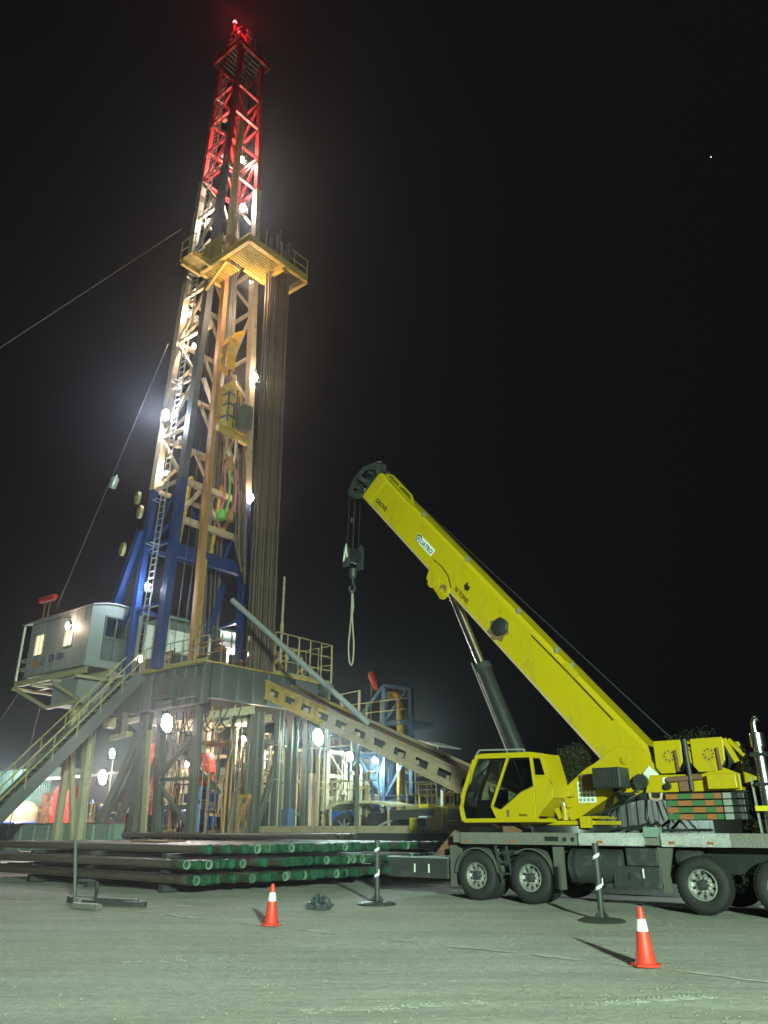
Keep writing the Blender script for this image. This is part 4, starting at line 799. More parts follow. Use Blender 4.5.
B(ct, 'drawbar', 'galvanised', (-22.4, 26.8, 1.55), (-20.9, 26.8, 2.15), .09); MB().box(-25.1, -24.5, 27., 28., 1.6, 2.3).build('engine', 'blue_paint', ct, .04)
for k, (u0_, u1_, v, z, zz) in enumerate(((-31.3, -28.4, 40., 6.2, 6.6), (-31., -28.8, 38., 4.4, 4.8))):
    tn = thing('tent_roof', ['white lit canopy roof far behind the ramp', 'smaller pale canopy below the far white one'][k], 'canopy', ((u0_+u1_)/2, v, 0), 'far canopies')
    MB().prism([(u0_, z), ((u0_+u1_)/2, zz), (u1_, z), (u1_, z + .08), ((u0_+u1_)/2, zz + .1), (u0_, z + .08)], 'v', v, v + 2.5).build('roof', 'white_paint', tn)
    for u in (u0_ + .05, u1_ - .05): T(tn, 'post', 'galvanised', (u, v + .1, 0), (u, v + .1, z), .05, 6)

clutter('valve_manifold', 'pale valve manifold crossing under the drill floor behind the blowout preventer', 'manifold', (-29., 25.2, 1.), 3., 1.4, 5.2, 34, ['cream_steel', 'tan_plate', 'rust', 'galvanised', 'dark_steel'])
clutter('mixing_skid', 'yellow and tan pipes between the two leftmost substructure legs', 'skid', (-33., 23.6, 1.), 3., 1.2, 4.4, 26, ['rail_yellow', 'cream_steel', 'red_paint', 'galvanised'])
clutter('desander', 'dark and pale pipes left of the blue tower above the tan roofed trailer', 'skid', (-27., 29.6, 1.4), 2.6, 1.2, 4.6, 26, ['cream_steel', 'tower_blue', 'galvanised', 'tan_plate'])
clutter('shaker', 'pale shaker equipment behind the bright yellow rail', 'machine', (-19.5, 28.4, 2.3), 3., 1., 1.6, 14, ['white_paint', 'galvanised', 'tan_plate'])
# loose hanging cables under the floor
for i in range(9):
    u0_ = -30. + i*.42; pts = [(u0_, 21.4 + .1*(i % 3), 6.4), (u0_ + .3, 21.4, 5.5 - .2*(i % 4)), (u0_ + .8, 21.6, 5.2 - .2*(i % 3)), (u0_ + 1.3, 21.7, 6.4)]
    MB().path([lerp(lerp(pts[0], pts[1], t), lerp(pts[2], pts[3], t), t) if False else (Vector(pts[0])*(1-t)**3 + Vector(pts[1])*3*t*(1-t)**2 + Vector(pts[2])*3*t*t*(1-t) + Vector(pts[3])*t**3) for t in [k/10 for k in range(11)]], .03, 6).build('hanging_cable', random.choice(['black_paint', 'dark_steel', 'rust', 'cream_steel']), sub)
rr = random.Random(21)
for i in range(46):
    u0_ = rr.choice([rr.uniform(-31.5, -29.5), rr.uniform(-27.6, -26.7)]); v0_ = rr.uniform(21.6, 23.4); z0_ = rr.uniform(.2, 3.6); k_ = rr.random(); m_ = rr.choice(['dark_steel', 'black_paint', 'rust', 'rust_orange', 'fascia_grey', 'substructure_grey', 'tan_plate'])
    if k_ < .4: T(sub, 'pipe', m_, (u0_, v0_, .2), (u0_, v0_, rr.uniform(3.5, 6.4)), rr.uniform(.025, .06), 7)
    elif k_ < .7: T(sub, 'pipe', m_, (u0_, v0_, z0_), (min(-26.6, u0_ + rr.uniform(.5, 1.1)), v0_, z0_ + rr.uniform(-.1, .1)), rr.uniform(.025, .05), 7)
    else: MB().path([(u0_, v0_, 6.3), (u0_ + rr.uniform(-.3, .3), v0_, 4.8), (u0_ + rr.uniform(-.4, .4), v0_, 3.2), (u0_ + rr.uniform(-.2, .2), v0_, 1.4)], .03, 6).build('hanging_cable', m_, sub)
# rig lamps, and unseen fill lamps added among them
G = 'floodlights on the drilling rig'
def FL(*a, **k): floodlight(*a, **k)
FL(C('FR', 41.4) + Vector((-1.2, -.3, 0)), (.6, -.8, -.15), 'highest white floodlight in the red part of the mast', 700, 'lamp_warm', .42)
FL(C('FR', 37.4) + Vector((-.9, -.3, 0)), (.6, -.8, -.2), 'white floodlight just above the racking board', 700, 'lamp_white', .5)
FL(C('FR', 25.2) + Vector((.25, .1, 0)), (.6, -.8, -.2), 'white floodlight beside the racked drill pipes halfway up the mast', 650, 'lamp_warm', .48)
FL(C('FR', 18.) + Vector((.2, .2, 0)), (.6, -.8, -.2), 'lowest white floodlight beside the racked pipes above the blue legs', 300, 'lamp_warm', .34)
FL(C('FL', 21.7) + Vector((-1.75, -.35, 0)), (.45, -.85, -.15), 'very bright bluish floodlight on the left face of the mast', 1100, 'lamp_blue', .55)
FL(C('FL', 28.6) + Vector((-1.9, .35, 0)), (.3, -.9, -.2), 'floodlight inside the left mast truss below the racking board', 260, 'lamp_warm', .3)
FL(C('FL', 26.2) + Vector((-1.2, .4, 0)), (.3, -.9, -.2), 'lower floodlight inside the left mast truss below the racking board', 260, 'lamp_warm', .3)
FL(C('FL', 35.) + Vector((-1.3, .35, 0)), (.3, -.9, -.2), 'floodlight inside the left mast truss above the racking board', 250, 'lamp_white', .26)
FL(C('FL', 18.6) + Vector((-2.0, .3, 0)), (.4, -.9, .2), 'floodlight inside the left mast truss at the top of the blue legs', 300, 'lamp_warm', .26)
FL(C('FL', 12.3) + Vector((-1.5, -.1, 0)), (.4, -.9, -.1), 'small bluish floodlight beside the mast ladder among the blue legs', 350, 'lamp_blue', .3)
FL((-26.9, 21.6, MZ - 1.1), (-.4, .2, -.9), 'added warm fill lamp under the racking board shining down on the yellow hook block', 420, 'lamp_warm', .2)  # added lamp, brightens the hook block and the board's underside
FL((-31.0, 20.3, 8.75), (.5, -.85, 0), 'tiny white lamp at the top of the long stair', 60, 'lamp_white', .22)
FL((-28.55, 20.35, 5.75), (.45, -.88, -.1), 'big white floodlight under the near edge of the drill floor', 900, 'lamp_white', .66)
FL((-26.1, 27.1, 5.55), (.5, -.85, -.1), 'big bluish white floodlight under the top of the ramp', 900, 'lamp_cyan', .66)
FL((-42.1, 26., 4.3), (.5, -.85, -.05), 'bright white floodlight under the awning behind the cabin legs', 1000, 'lamp_white', .7)
FL((-41.6, 26.1, 5.6), (.5, -.85, 0), 'greenish lamp on a thin pole behind the cabin legs', 350, 'lamp_green', .5)
FL((-50.7, 25.9, 2.6), (.5, -.85, 0), 'white floodlight low at the far left below the stair', 900, 'lamp_cyan', .5)
solid(MB().tube((-41.6, 26.2, 0), (-41.6, 26.2, 5.4), .05, 8), 'lamp_pole', 'galvanised', 'thin pole carrying the greenish lamp behind the cabin legs', 'pole')
FL((-23.1, 26.0, 4.45), (.5, -.85, 0), 'small green white lamp left of the blue tower columns', 260, 'lamp_cyan', .36)
FL((-20.6, 25.95, 4.35), (.5, -.85, 0), 'small green white lamp hanging below the middle of the ramp', 260, 'lamp_cyan', .3)
FL((-32.0, 26.8, FZ + 2.2), (.6, -.8, 0), 'white lamp over the drawworks at the back of the drill floor', 200, 'lamp_white', .3)
FL((-31.9, 28.0, FZ + 2.1), (.6, -.8, 0), 'right white lamp over the drawworks beside the racked pipes', 200, 'lamp_white', .3)
FL((-34.6, 18.45, 10.55), (.4, -.9, 0), 'round white lamp on the near wall of the hanging cabin', 90, 'lamp_warm', .34)
FL((-29.5, 25.5, 5.6), (.3, -.5, -.8), 'added fill lamp hidden among the pipes under the drill floor', 700, 'lamp_warm', .3)  # unseen lamp added to brighten the pipework under the floor
FL((-37., 28., 4.9), (.4, -.8, -.4), 'added fill lamp over the yellow valves left of the substructure', 800, 'lamp_warm', .3)  # lamp added to light the clutter left of the substructure
FL((-47.5, 24.6, 4.6), (0, .7, -.7), 'added fill lamp lighting the red tarpaulins behind the cabin legs', 1100, 'lamp_white', .22)  # extra unseen lamp, put in to brighten the red tarpaulins
FL((-55., 25.4, 5.2), (0, .8, -.5), 'added fill lamp lighting the teal tank at the far left', 900, 'lamp_cyan', .22)  # added lamp, no known fixture, lights the far left tank
FL((-33.5, 22.6, 5.9), (-.3, .6, -.7), 'added fill lamp under the floor beside the leftmost column', 420, 'lamp_warm', .2)  # fill lamp added for the left end under the floor
FL((-24.6, 29.5, 4.6), (.3, -.8, -.5), 'added fill lamp under the deck of the blue tower', 500, 'lamp_cyan', .26)  # added fill inside the blue tower, source unseen
FL((-28.5, 37.8, 6.2), (.3, -.6, .6), 'added fill lamp under the far white canopy roof', 500, 'lamp_cyan', .3)  # lamp added to light the canopy from out of sight

exec_crane = True
# ================================================================== TRUCK CRANE
crn = thing('mobile_crane', 'yellow mobile crane with raised boom on a black truck carrier', 'crane', (-8., 18.6, 0))
W0 = 17.35
X(crn, 'chassis', 'black_paint', -12.0, -2.2, 17.95, 19.25, .72, 1.22, bevel=.02)
X(crn, 'deck', 'deck_plate', -11.95, -2.2, 17.42, 19.85, 1.27, 1.49)
for u0_, u1_, m in ((-11.7, -8.55, 'deck_plate'), (-8.5, -7.0, 'foil'), (-6.62, -5.2, 'foil'), (-5.19, -2.2, 'deck_plate')): X(crn, 'deck_edge', m, u0_, u1_, 17.36, 17.418, 1.24, 1.5)
X(crn, 'edge_bracket', 'teal_paint', -6.98, -6.66, 17.34, 17.6, 1.42, 1.62, bevel=.01)
MB().box(-9.35, -9.0, 17.352, 17.359, 1.32, 1.42).build('recess_shade', 'black_paint', crn)  # raised black slab, the shade of a recess put into colour
for u in (-8.85, -8.65): MB().tube((u, 17.35, 1.36), (u, 17.359, 1.36), .05, 10).build('bolt_hole_shade', 'black_paint', crn)  # black discs painting the dark inside bolt holes
text("MAS", .16, (-8.42, 17.354, 1.31), (1, 0, 0), (0, 0, 1), 'decal_white', crn) if False else None
def wheel(u, v, side):
    o = (u, v, .535); ax = (0, side, 0)
    prof = [(.29, .0), (.31, .02), (.40, .03), (.48, .022), (.515, -.01), (.535, -.05), (.535, -.27), (.515, -.31), (.46, -.33), (.30, -.32)]
    t = MB().lathe(prof, o, ax, 48).build('wheel', 'rubber', crn)
    tr = MB()
    for i in range(44):
        a = i*2*math.pi/44
        for k, (off, c0) in enumerate(((-.06, 0), (-.16, .5), (-.255, 0))):
            an = a + c0*2*math.pi/44; c = Vector((u + math.cos(an)*.538, v + side*off, .535 + math.sin(an)*.538)); tg = Vector((-math.sin(an), 0, math.cos(an)))
            tr.bar(c - tg*.027, c + tg*.027, .075, .014, Vector((math.cos(an), 0, math.sin(an))))
    tr.build('tread', 'rubber', t)["kind"] = 'stuff'
    MB().lathe([(.29, .0), (.295, .015), (.27, .02), (.255, -.03), (.24, -.09), (.17, -.075), (.165, -.06), (.1, -.05)], o, ax, 32).build('rim', 'polished_rim', t)
    MB().lathe([(.1, -.05), (.1, .02), (.075, .05), (.04, .055), (0, .055)], o, ax, 16).build('hub', 'dark_steel', t)
    ln = MB(); hh = MB()
    for i in range(10):
        a = i*2*math.pi/10; c = Vector((u + math.cos(a)*.135, v - side*.055, .535 + math.sin(a)*.135)); ln.tube(c, c + Vector((0, side*.05, 0)), .02, 6)
        c = Vector((u + math.cos(a + .3)*.205, v - side*.086, .535 + math.sin(a + .3)*.205)); hh.tube(c, c + Vector((0, side*.012, 0)), .033, 8)
    ln.build('lug_nut', 'chrome', t); hh.build('hand_hole_shade', 'black_paint', t)  # dark discs painting the shade inside the rim's hand holes
for u in (-11.3, -9.83, -5.9, -4.38): wheel(u, 17.42, -1); wheel(u, 19.85, 1)
for u in (-11.3, -9.83): wheel(u, 17.86, -1)
for u in (-11.3, -9.83, -5.9, -4.38): T(crn, 'axle', 'dark_steel', (u, 17.7, .535), (u, 19.5, .535), .09, 10)
# mudguards and flaps
def fender(u, r=.62, a0=20, a1=150, m='dusty_black'):
    n_ = 12; pts = []
    for i in range(n_ + 1):
        a = R(a0 + (a1-a0)*i/n_)
        for rr in (r, r + .025):
            for v in (17.4, 17.75): pts.append((u + rr*math.cos(a), v, .535 + rr*math.sin(a)))
    fs = []
    for i in range(n_):
        k = 4*i; fs += [(k, k+4, k+5, k+1), (k+2, k+3, k+7, k+6), (k, k+2, k+6, k+4), (k+1, k+5, k+7, k+3)]
    MB().add(pts, fs).build('mudguard', m, crn)
fender(-11.3, .6, 8, 175, 'substructure_grey'); fender(-9.83, .6, 8, 125, 'substructure_grey')
X(crn, 'mud_flap', 'substructure_grey', -12.05, -12.0, 17.4, 17.9, .28, 1.2); X(crn, 'mud_flap', 'substructure_grey', -9.2, -8.95, 17.42, 17.5, .32, 1.2)
MB().prism([(-6.72, .35), (-6.55, .35), (-6.58, .7), (-6.5, 1.0), (-6.45, 1.22), (-6.78, 1.22), (-6.78, .8)], 'v', 17.5, 17.56).build('mud_flap', 'substructure_grey', crn)
for u in (-10.75, -10.45): B(crn, 'step_bracket', 'dark_steel', (u, 17.45, 1.2), (u + .15, 17.45, .45), .05)
for z in (.6, .85, 1.05): B(crn, 'step_bracket', 'dark_steel', (-10.7, 17.45, z), (-10.35, 17.45, z), .04)
MB().lathe([(0, 0), (.3, 0), (.36, .04), (.36, 1.25), (.3, 1.3), (0, 1.3)], (-8.9, 17.8, .82), (1, 0, 0), 28).build('fuel_tank', 'dusty_black', crn)
for u in (-8.75, -8.2): MB().lathe([(.363, 0), (.378, .003), (.378, .06), (.363, .063)], (u, 17.8, .82), (1, 0, 0), 28).build('tank_strap', 'black_paint', crn)
X(crn, 'tool_box', 'dusty_black', -7.8, -6.75, 17.45, 17.9, .42, .84, bevel=.02); X(crn, 'tool_box', 'dusty_black', -7.5, -6.8, 17.52, 17.9, .845, 1.2, bevel=.02)
X(crn, 'box_seam', 'black_paint', -7.17, -7.15, 17.442, 17.449, .45, .82); MB().box(-7.45, -7.4, 17.43, 17.449, .58, .7).build('box_latch', 'black_paint', crn); X(crn, 'reflector', 'white_band', -7.13, -7.1, 17.435, 17.446, .62, .8)
X(crn, 'cross_member', 'black_paint', -9., -6.6, 18., 19.5, .5, .7)
for u in (-11.5, -10.2, -8.0, -6.4, -5.6): MB().box(u - .06, u + .06, 17.335, 17.358, 1.29, 1.34).build('marker_light', 'block_orange', crn)
for k in range(5): MB().path([(-9.3 + .05*k, 17.95, 1.15 - .06*k), (-8., 17.93, 1.1 - .07*k), (-6.6, 17.95, 1.14 - .06*k)], .018, 5).build('air_line', 'dark_steel', crn)
for u in (-11.0, -10.1, -6.6): MB().tube((u, 17.95, .75), (u, 17.95, 1.2), .09, 12).build('air_spring', 'black_paint', crn)
MB().lathe([(0, 0), (.14, 0), (.16, .03), (.16, .5), (.14, .53), (0, .53)], (-6.45, 17.75, 1.02), (1, 0, 0), 16).build('air_tank', 'dusty_black', crn)
# rear outrigger box
MB().box(-14.1, -12.15, 17.45, 19.8, .42, .88).build('outrigger_box', 'dusty_black', crn, .03); X(crn, 'outrigger_lip', 'galvanised', -14.1, -12.15, 17.43, 17.6, .885, .92)
for u in (-13.2, -12.75): X(crn, 'reflector', 'white_band', u - .02, u + .02, 17.438, 17.448, .55, .75)
MB().prism([(-12.9, .95), (-12.1, .95), (-12.1, 1.5), (-12.25, 1.55)], 'v', 17.9, 18.).build('gusset', 'rust', crn)
MB().box(-12.6, -9.2, 19.2, 19.8, 1.5, 1.62).build('deck_rail', 'galvanised', crn, .01); X(crn, 'hose_reel', 'rust', -10.6, -10.3, 17.6, 18., 1.5, 1.64)
# superstructure
MB().lathe([(0, 1.5), (.98, 1.5), (.98, 1.64), (.9, 1.66), (0, 1.66)], (-9.25, 18.6, 0), n=40).build('slew_ring', 'black_paint', crn)
MB().box(-10.25, -8.3, 17.85, 19.35, 1.665, 1.76).build('turntable_plate', 'crane_yellow', crn, .015); X(crn, 'plate_lug', 'crane_yellow', -8.6, -8.35, 17.7, 17.849, 1.6, 1.85, bevel=.01)
tur = [(-9.22, 2.36), (-9.16, 2.42), (-8.5, 2.9), (-8.22, 3.03), (-7.69, 3.36), (-7.17, 3.32), (-7.0, 3.2), (-6.65, 2.74), (-7.0, 2.62), (-7.2, 2.36), (-7.81, 2.34), (-8.85, 1.77), (-8.98, 1.77)]
for v0_, v1_ in ((18.0, 18.06), (19.1, 19.16)): MB().prism(tur, 'v', v0_, v1_).build('turret_plate', 'crane_yellow', crn, .012)
X(crn, 'turret_floor', 'crane_yellow_worn', -9., -8.3, 18.06, 19.1, 1.8, 1.86)
MB().bar((-8.7, 18.58, 1.9), (-7.6, 18.58, 2.5), 1.0, .05).build('turret_web', 'crane_yellow_worn', crn)
for k in range(5): MB().path([(-8.6 + .1*k, 18.1 + .2*k, 1.85), (-8.1, 18.15 + .18*k, 1.95 + .05*k), (-7.4, 18.2 + .15*k, 2.25)], .03, 6).build('hydraulic_hose', 'black_paint', crn)
MB().box(-8.72, -8.27, 17.985, 17.998, 2.15, 2.62).build('info_plate', 'decal_white', crn)
for i in range(4):
    for j in range(4): X(crn, 'info_symbol', 'teal_paint', -8.69 + .1*i, -8.63 + .1*i, 17.979, 17.984, 2.18 + .105*j, 2.25 + .105*j)
X(crn, 'oil_cooler_mount', 'rust', -8.55, -8.25, 17.85, 17.99, 2.42, 2.78)
T(crn, 'pivot_pin', 'crane_yellow', (-7.46, 17.96, 3.06), (-7.46, 18.0, 3.06), .1, 18); T(crn, 'pivot_pin', 'crane_yellow', (-7.46, 17.94, 3.06), (-7.46, 17.97, 3.06), .05, 12)
ac = MB().box(-7.95, -7.3, 17.2, 17.75, 2.42, 2.86).build('oil_cooler', 'black_paint', crn, .02)
for i in range(15): X(ac, 'fin', 'dark_steel', -7.93 + i*.042, -7.915 + i*.042, 17.17, 17.199, 2.45, 2.83)
B(crn, 'cooler_bracket', 'black_paint', (-7.6, 17.6, 2.41), (-7.6, 17.99, 2.2), .14)
T(crn, 'horn_disc', 'black_paint', (-7.1, 17.8, 2.57), (-7.1, 17.95, 2.57), .16, 20); MB().path([(-7.5, 17.6, 2.32), (-7.3, 17.7, 2.3), (-7.15, 17.85, 2.42)], .03, 6).build('hose', 'black_paint', crn)
MB().prism([(-7.05, 2.75), (-6.9, 2.9), (-6.7, 2.7), (-6.75, 2.45), (-6.95, 2.4)], 'v', 17.93, 17.96).build('bearing_plate', 'white_paint', crn)
# tail frame, winches, counterweight
MB().prism([(-7.05, 2.33), (-4.98, 2.33), (-4.98, 2.66), (-5.3, 2.8), (-5.75, 2.68), (-6.9, 2.7)], 'v', 17.92, 17.98).build('tail_plate', 'crane_yellow', crn, .01)
MB().prism([(-7.05, 2.33), (-4.98, 2.33), (-4.98, 2.66), (-5.3, 2.8), (-5.75, 2.68), (-6.9, 2.7)], 'v', 19.15, 19.21).build('tail_plate', 'crane_yellow', crn, .01)
X(crn, 'tail_floor', 'crane_yellow_worn', -7., -5., 17.985, 19.145, 2.34, 2.4)
X(crn, 'tail_box', 'crane_yellow', -5.6, -5.0, 17.7, 17.918, 2.36, 2.66, bevel=.02)
X(crn, 'tail_plaque', 'decal_white', -6.62, -6.42, 17.908, 17.918, 2.52, 2.64)
for (a, b) in ((-6.73, -6.12), (-5.9, -5.22)):
    pl = [(a, 3.42), (b, 3.42), (b + .02, 3.36), (b, 2.95), (b - .12, 2.78), (b - .2, 2.72), (a + .1, 2.72), (a, 2.85)]
    w = MB().prism(pl, 'v', 17.9, 17.96).build('winch', 'crane_yellow', crn, .015); MB().prism(pl, 'v', 19.1, 19.16).build('far_plate', 'crane_yellow', w, .015)
    MB().tube(((a+b)/2, 17.97, 3.06), ((a+b)/2, 19.09, 3.06), .27, 20).build('drum', 'cable', w)
    for i in range(16): MB().lathe([(.27, 0), (.285, .02), (.27, .04)], ((a+b)/2, 18.05 + i*.062, 3.06), (0, 1, 0), 18).build('rope_wrap', 'cable', w)
    MB().lathe([(.04, 0), (.15, 0), (.15, .006), (.04, .006)], ((a+b)/2 + .02, 17.893, 3.08), (0, 1, 0), 18).build('motor_ring', 'crane_yellow_worn', w)
    for i in range(8): an = i*math.pi/4; T(w, 'bolt', 'decal_dark', ((a+b)/2 + .02 + .1*math.cos(an), 17.885, 3.08 + .1*math.sin(an)), ((a+b)/2 + .02 + .1*math.cos(an), 17.9, 3.08 + .1*math.sin(an)), .016, 6)
    B(w, 'guard_arm', 'crane_yellow', (b + .02, 18., 3.38), (b + .22, 18., 2.9), .07, .1); B(w, 'guard_plate', 'rust', (b - .12, 17.88, 3.2), (b - .1, 17.88, 2.75), .1, .04)
    B(w, 'guard_arm', 'crane_yellow', (b, 18.4, 3.4), (b + .28, 18.4, 3.05), .1, .08)
T(crn, 'tail_post', 'dusty_black', (-5.98, 17.85, 2.35), (-6.0, 17.85, 3.42), .05, 10); T(crn, 'tail_ram', 'rust', (-6.5, 17.87, 2.58), (-5.75, 17.87, 2.62), .06, 10); T(crn, 'tail_knob', 'black_paint', (-6.5, 17.8, 2.45), (-6.5, 17.9, 2.45), .07, 14)
X(crn, 'tail_bracket', 'rust', -6.25, -6.0, 17.86, 17.915, 2.34, 2.6)
for i in range(4):
    z = 1.76 + .137*i; sl = MB().box(-6.6, -4.95, 17.86, 19.35, z, z + .122).build('counterweight_slab', 'black_paint', crn, .01)
    us = [-6.58, -6.32, -6.02, -5.75, -5.55, -5.4]
    for j in range(5): MB().box(us[j] + .003, us[j+1] - .003, 17.845, 17.859, z + .008, z + .115).build('painted_block', 'block_orange' if (i + j) % 2 else 'block_green', sl)
    T(sl, 'end_roller', 'chrome', (-5.02, 17.84, z + .06), (-5.02, 19.2, z + .06), .055, 12); X(sl, 'end_plate', 'galvanised', -5.37, -5.2, 17.848, 17.859, z + .006, z + .117)
X(crn, 'counterweight_cradle', 'black_paint', -6.9, -4.9, 18., 19.2, 2.305, 2.33); X(crn, 'counterweight_cradle', 'black_paint', -7.2, -6.62, 17.95, 19.2, 2.2, 2.33)
MB().path([(-6.95, 17.9, 2.32), (-6.93, 17.88, 2.2), (-6.8, 17.88, 2.17), (-6.7, 17.88, 2.2), (-6.68, 17.9, 2.32)], .035, 6).build('shackle', 'tan_plate', crn)
# cab
cab = MB().box(-11.32, -9.3, 17.22, 17.98, 1.72, 1.80).build('cab', 'crane_yellow', crn, .015)
CV0, CV1 = 17.2, 18.0
front = [(-11.46, 1.76), (-11.53, 2.1), (-11.43, 2.45), (-11.02, 3.24)]
for v in (CV0 + .03, CV1 - .03):
    for p, q in zip(front, front[1:]): B(cab, 'front_pillar', 'crane_yellow', (p[0], v, p[1]), (q[0], v, q[1]), .07, .075, (0, 1, 0))
    B(cab, 'roof_rail', 'crane_yellow', (-11.04, v, 3.26), (-9.22, v, 3.21), .08, .09)
    B(cab, 'sill', 'crane_yellow', (-11.46, v, 1.77), (-9.4, v, 1.78), .08, .09)
B(cab, 'door_pillar', 'crane_yellow', (-10.10, CV0 + .02, 3.22), (-10.63, CV0 + .02, 2.08), .07, .06, (0, 1, 0)); B(cab, 'door_pillar', 'crane_yellow', (-10.63, CV0 + .02, 2.1), (-10.48, CV0 + .02, 1.8), .07, .06, (0, 1, 0))
B(cab, 'rear_pillar', 'crane_yellow', (-9.48, CV0 + .02, 3.2), (-9.42, CV0 + .02, 2.5), .07, .07, (0, 1, 0))
MB().prism([(-9.45, 2.53), (-9.82, 2.39), (-10.1, 2.2), (-10.39, 2.02), (-10.58, 2.09), (-10.62, 1.98), (-10.46, 1.8), (-9.44, 1.8)], 'v', CV0, CV0 + .05).build('door', 'crane_yellow', cab, .01)
MB().prism([(-9.435, 2.75), (-9.1, 2.72), (-8.97, 2.5), (-8.98, 2.25), (-9.42, 1.82), (-9.435, 1.82)], 'v', CV0, CV0 + .06).build('rear_panel', 'crane_yellow', cab, .012)
MB().prism([(-9.5, 3.16), (-9.24, 3.14), (-9.14, 2.755), (-9.43, 2.77), (-9.435, 2.71), (-9.08, 2.71), (-8.96, 2.55), (-9.10, 3.1), (-9.17, 3.23), (-9.5, 3.24)], 'v', CV0, CV0 + .06).build('rear_frame', 'crane_yellow', cab)
MB().prism([(-9.17, 3.22), (-9.13, 3.2), (-8.97, 2.5), (-8.97, 2.25), (-9.03, 2.25), (-9.03, 2.5)], 'v', CV0 + .062, CV1).build('back_wall', 'crane_yellow', cab)
MB().prism([(-10.1, 1.82), (-9.45, 1.82), (-9.45, 2.62), (-9.75, 2.55), (-10.05, 2.3)], 'v', CV1 - .08, CV1 - .04).build('inner_panel', 'crane_yellow', cab)
MB().box(-10.9, -10.6, CV1 - .1, CV1 - .06, 1.85, 2.5).build('inner_panel', 'dark_steel', cab)
MB().prism([(-9.41, 2.7), (-9.0, 2.7), (-8.99, 2.27), (-9.41, 1.85)], 'v', CV0 + .07, CV1).build('rear_wall', 'crane_yellow', cab); B(cab, 'rear_pillar', 'crane_yellow', (-9.18, CV1 - .03, 3.24), (-9.02, CV1 - .03, 2.6), .07, .09, (0, 1, 0))
MB().prism([(-11.1, 3.27), (-10.9, 3.33), (-9.5, 3.3), (-9.15, 3.24), (-9.15, 3.2), (-11.04, 3.23)], 'v', CV0 + .02, CV1 - .02).build('roof', 'crane_yellow', cab, .01)
for p, q in (((-11.1, 3.25), (-10.95, 3.42)), ((-10.95, 3.42), (-9.68, 3.37)), ((-9.68, 3.37), (-9.66, 3.3))): B(cab, 'roof_guard', 'galvanised', (p[0], CV0 + .05, p[1]), (q[0], CV0 + .05, q[1]), .035)
B(cab, 'guard_bar', 'crane_yellow', (-11.52, CV0 - .02, 2.3), (-11.1, CV0 - .02, 3.2), .03); B(cab, 'guard_bar', 'crane_yellow', (-11.56, CV0 - .02, 2.1), (-11.5, CV0 - .02, 1.78), .03)
MB().path([(-11.2, CV0 - .02, 2.95), (-11.13, CV0 - .06, 2.98), (-11.15, CV0 - .06, 2.75), (-11.24, CV0 - .02, 2.62)], .015, 6).build('grab_handle', 'crane_yellow', cab)
MB().prism([(-10.97, 3.2), (-10.13, 3.2), (-10.62, 2.1), (-10.52, 1.83), (-11.4, 1.83), (-11.47, 2.1), (-11.38, 2.42)], 'v', CV0 + .02, CV0 + .026).build('side_window', 'cab_glass', cab)
MB().prism([(-10.06, 3.18), (-9.51, 3.17), (-9.46, 2.54), (-9.82, 2.4), (-10.39, 2.03), (-10.57, 2.1)], 'v', CV0 + .015, CV0 + .021).build('door_window', 'tinted_glass', cab)
MB().prism([(-9.43, 3.16), (-9.22, 3.14), (-9.13, 2.76), (-9.42, 2.77)], 'v', CV0 + .015, CV0 + .021).build('rear_window', 'tinted_glass', cab)
for a_, b_ in ((0, 1), (1, 2), (2, 3)):
    p, q = front[a_], front[b_]; MB().add([(p[0], CV0 + .07, p[1]), (q[0], CV0 + .07, q[1]), (q[0], CV1 - .07, q[1]), (p[0], CV1 - .07, p[1])], [(0, 1, 2, 3)]).build('windscreen', 'cab_glass', cab)
MB().prism([(-10.97, 3.2), (-9.5, 3.2), (-9.45, 1.83), (-11.4, 1.83), (-11.47, 2.1), (-11.38, 2.42)], 'v', CV1 - .03, CV1 - .024).build('far_window', 'tinted_glass', cab)
for pts in ([(-10.08, 3.2), (-9.49, 3.19), (-9.44, 2.54), (-9.82, 2.4), (-10.39, 2.02), (-10.59, 2.09)],):
    for p, q in zip(pts, pts[1:] + pts[:1]): B(cab, 'door_seal', 'black_paint', (p[0], CV0 + .01, p[1]), (q[0], CV0 + .01, q[1]), .028, .025, (0, 1, 0))
MB().box(-10.22, -10.15, CV0 - .02, CV0 - .001, 1.85, 2.0).build('door_handle', 'rust', cab, .01)
text("Grove", .085, (-9.9, CV0 - .004, 1.86), (1, 0, 0), (0, 0, 1), 'decal_dark', cab)
MB().box(-10.5, -9.95, 17.4, 17.85, 1.95, 2.15).build('seat', 'seat_dark', cab, .05); MB().prism([(-10.0, 2.15), (-9.85, 2.15), (-9.7, 2.95), (-9.82, 2.97)], 'v', 17.42, 17.83).build('seat_back', 'seat_dark', cab, .04)
MB().box(-11.2, -10.75, 17.35, 17.85, 1.82, 2.25).build('console', 'seat_dark', cab, .05); MB().prism([(-11.35, 2.0), (-10.95, 2.25), (-10.7, 2.45), (-10.65, 2.38), (-10.9, 1.9)], 'v', 17.7, 17.9).build('console', 'dark_steel', cab, .03)
for u in (-10.75, -10.6): T(cab, 'control_lever', 'black_paint', (u, 17.4, 1.9), (u - .08, 17.42, 2.55), .018, 6)
MB().path([(-10.35, 17.3, 3.15), (-10.4, 17.28, 2.95), (-10.42, 17.3, 2.85)], .02, 6).build('mirror_arm', 'white_paint', cab)
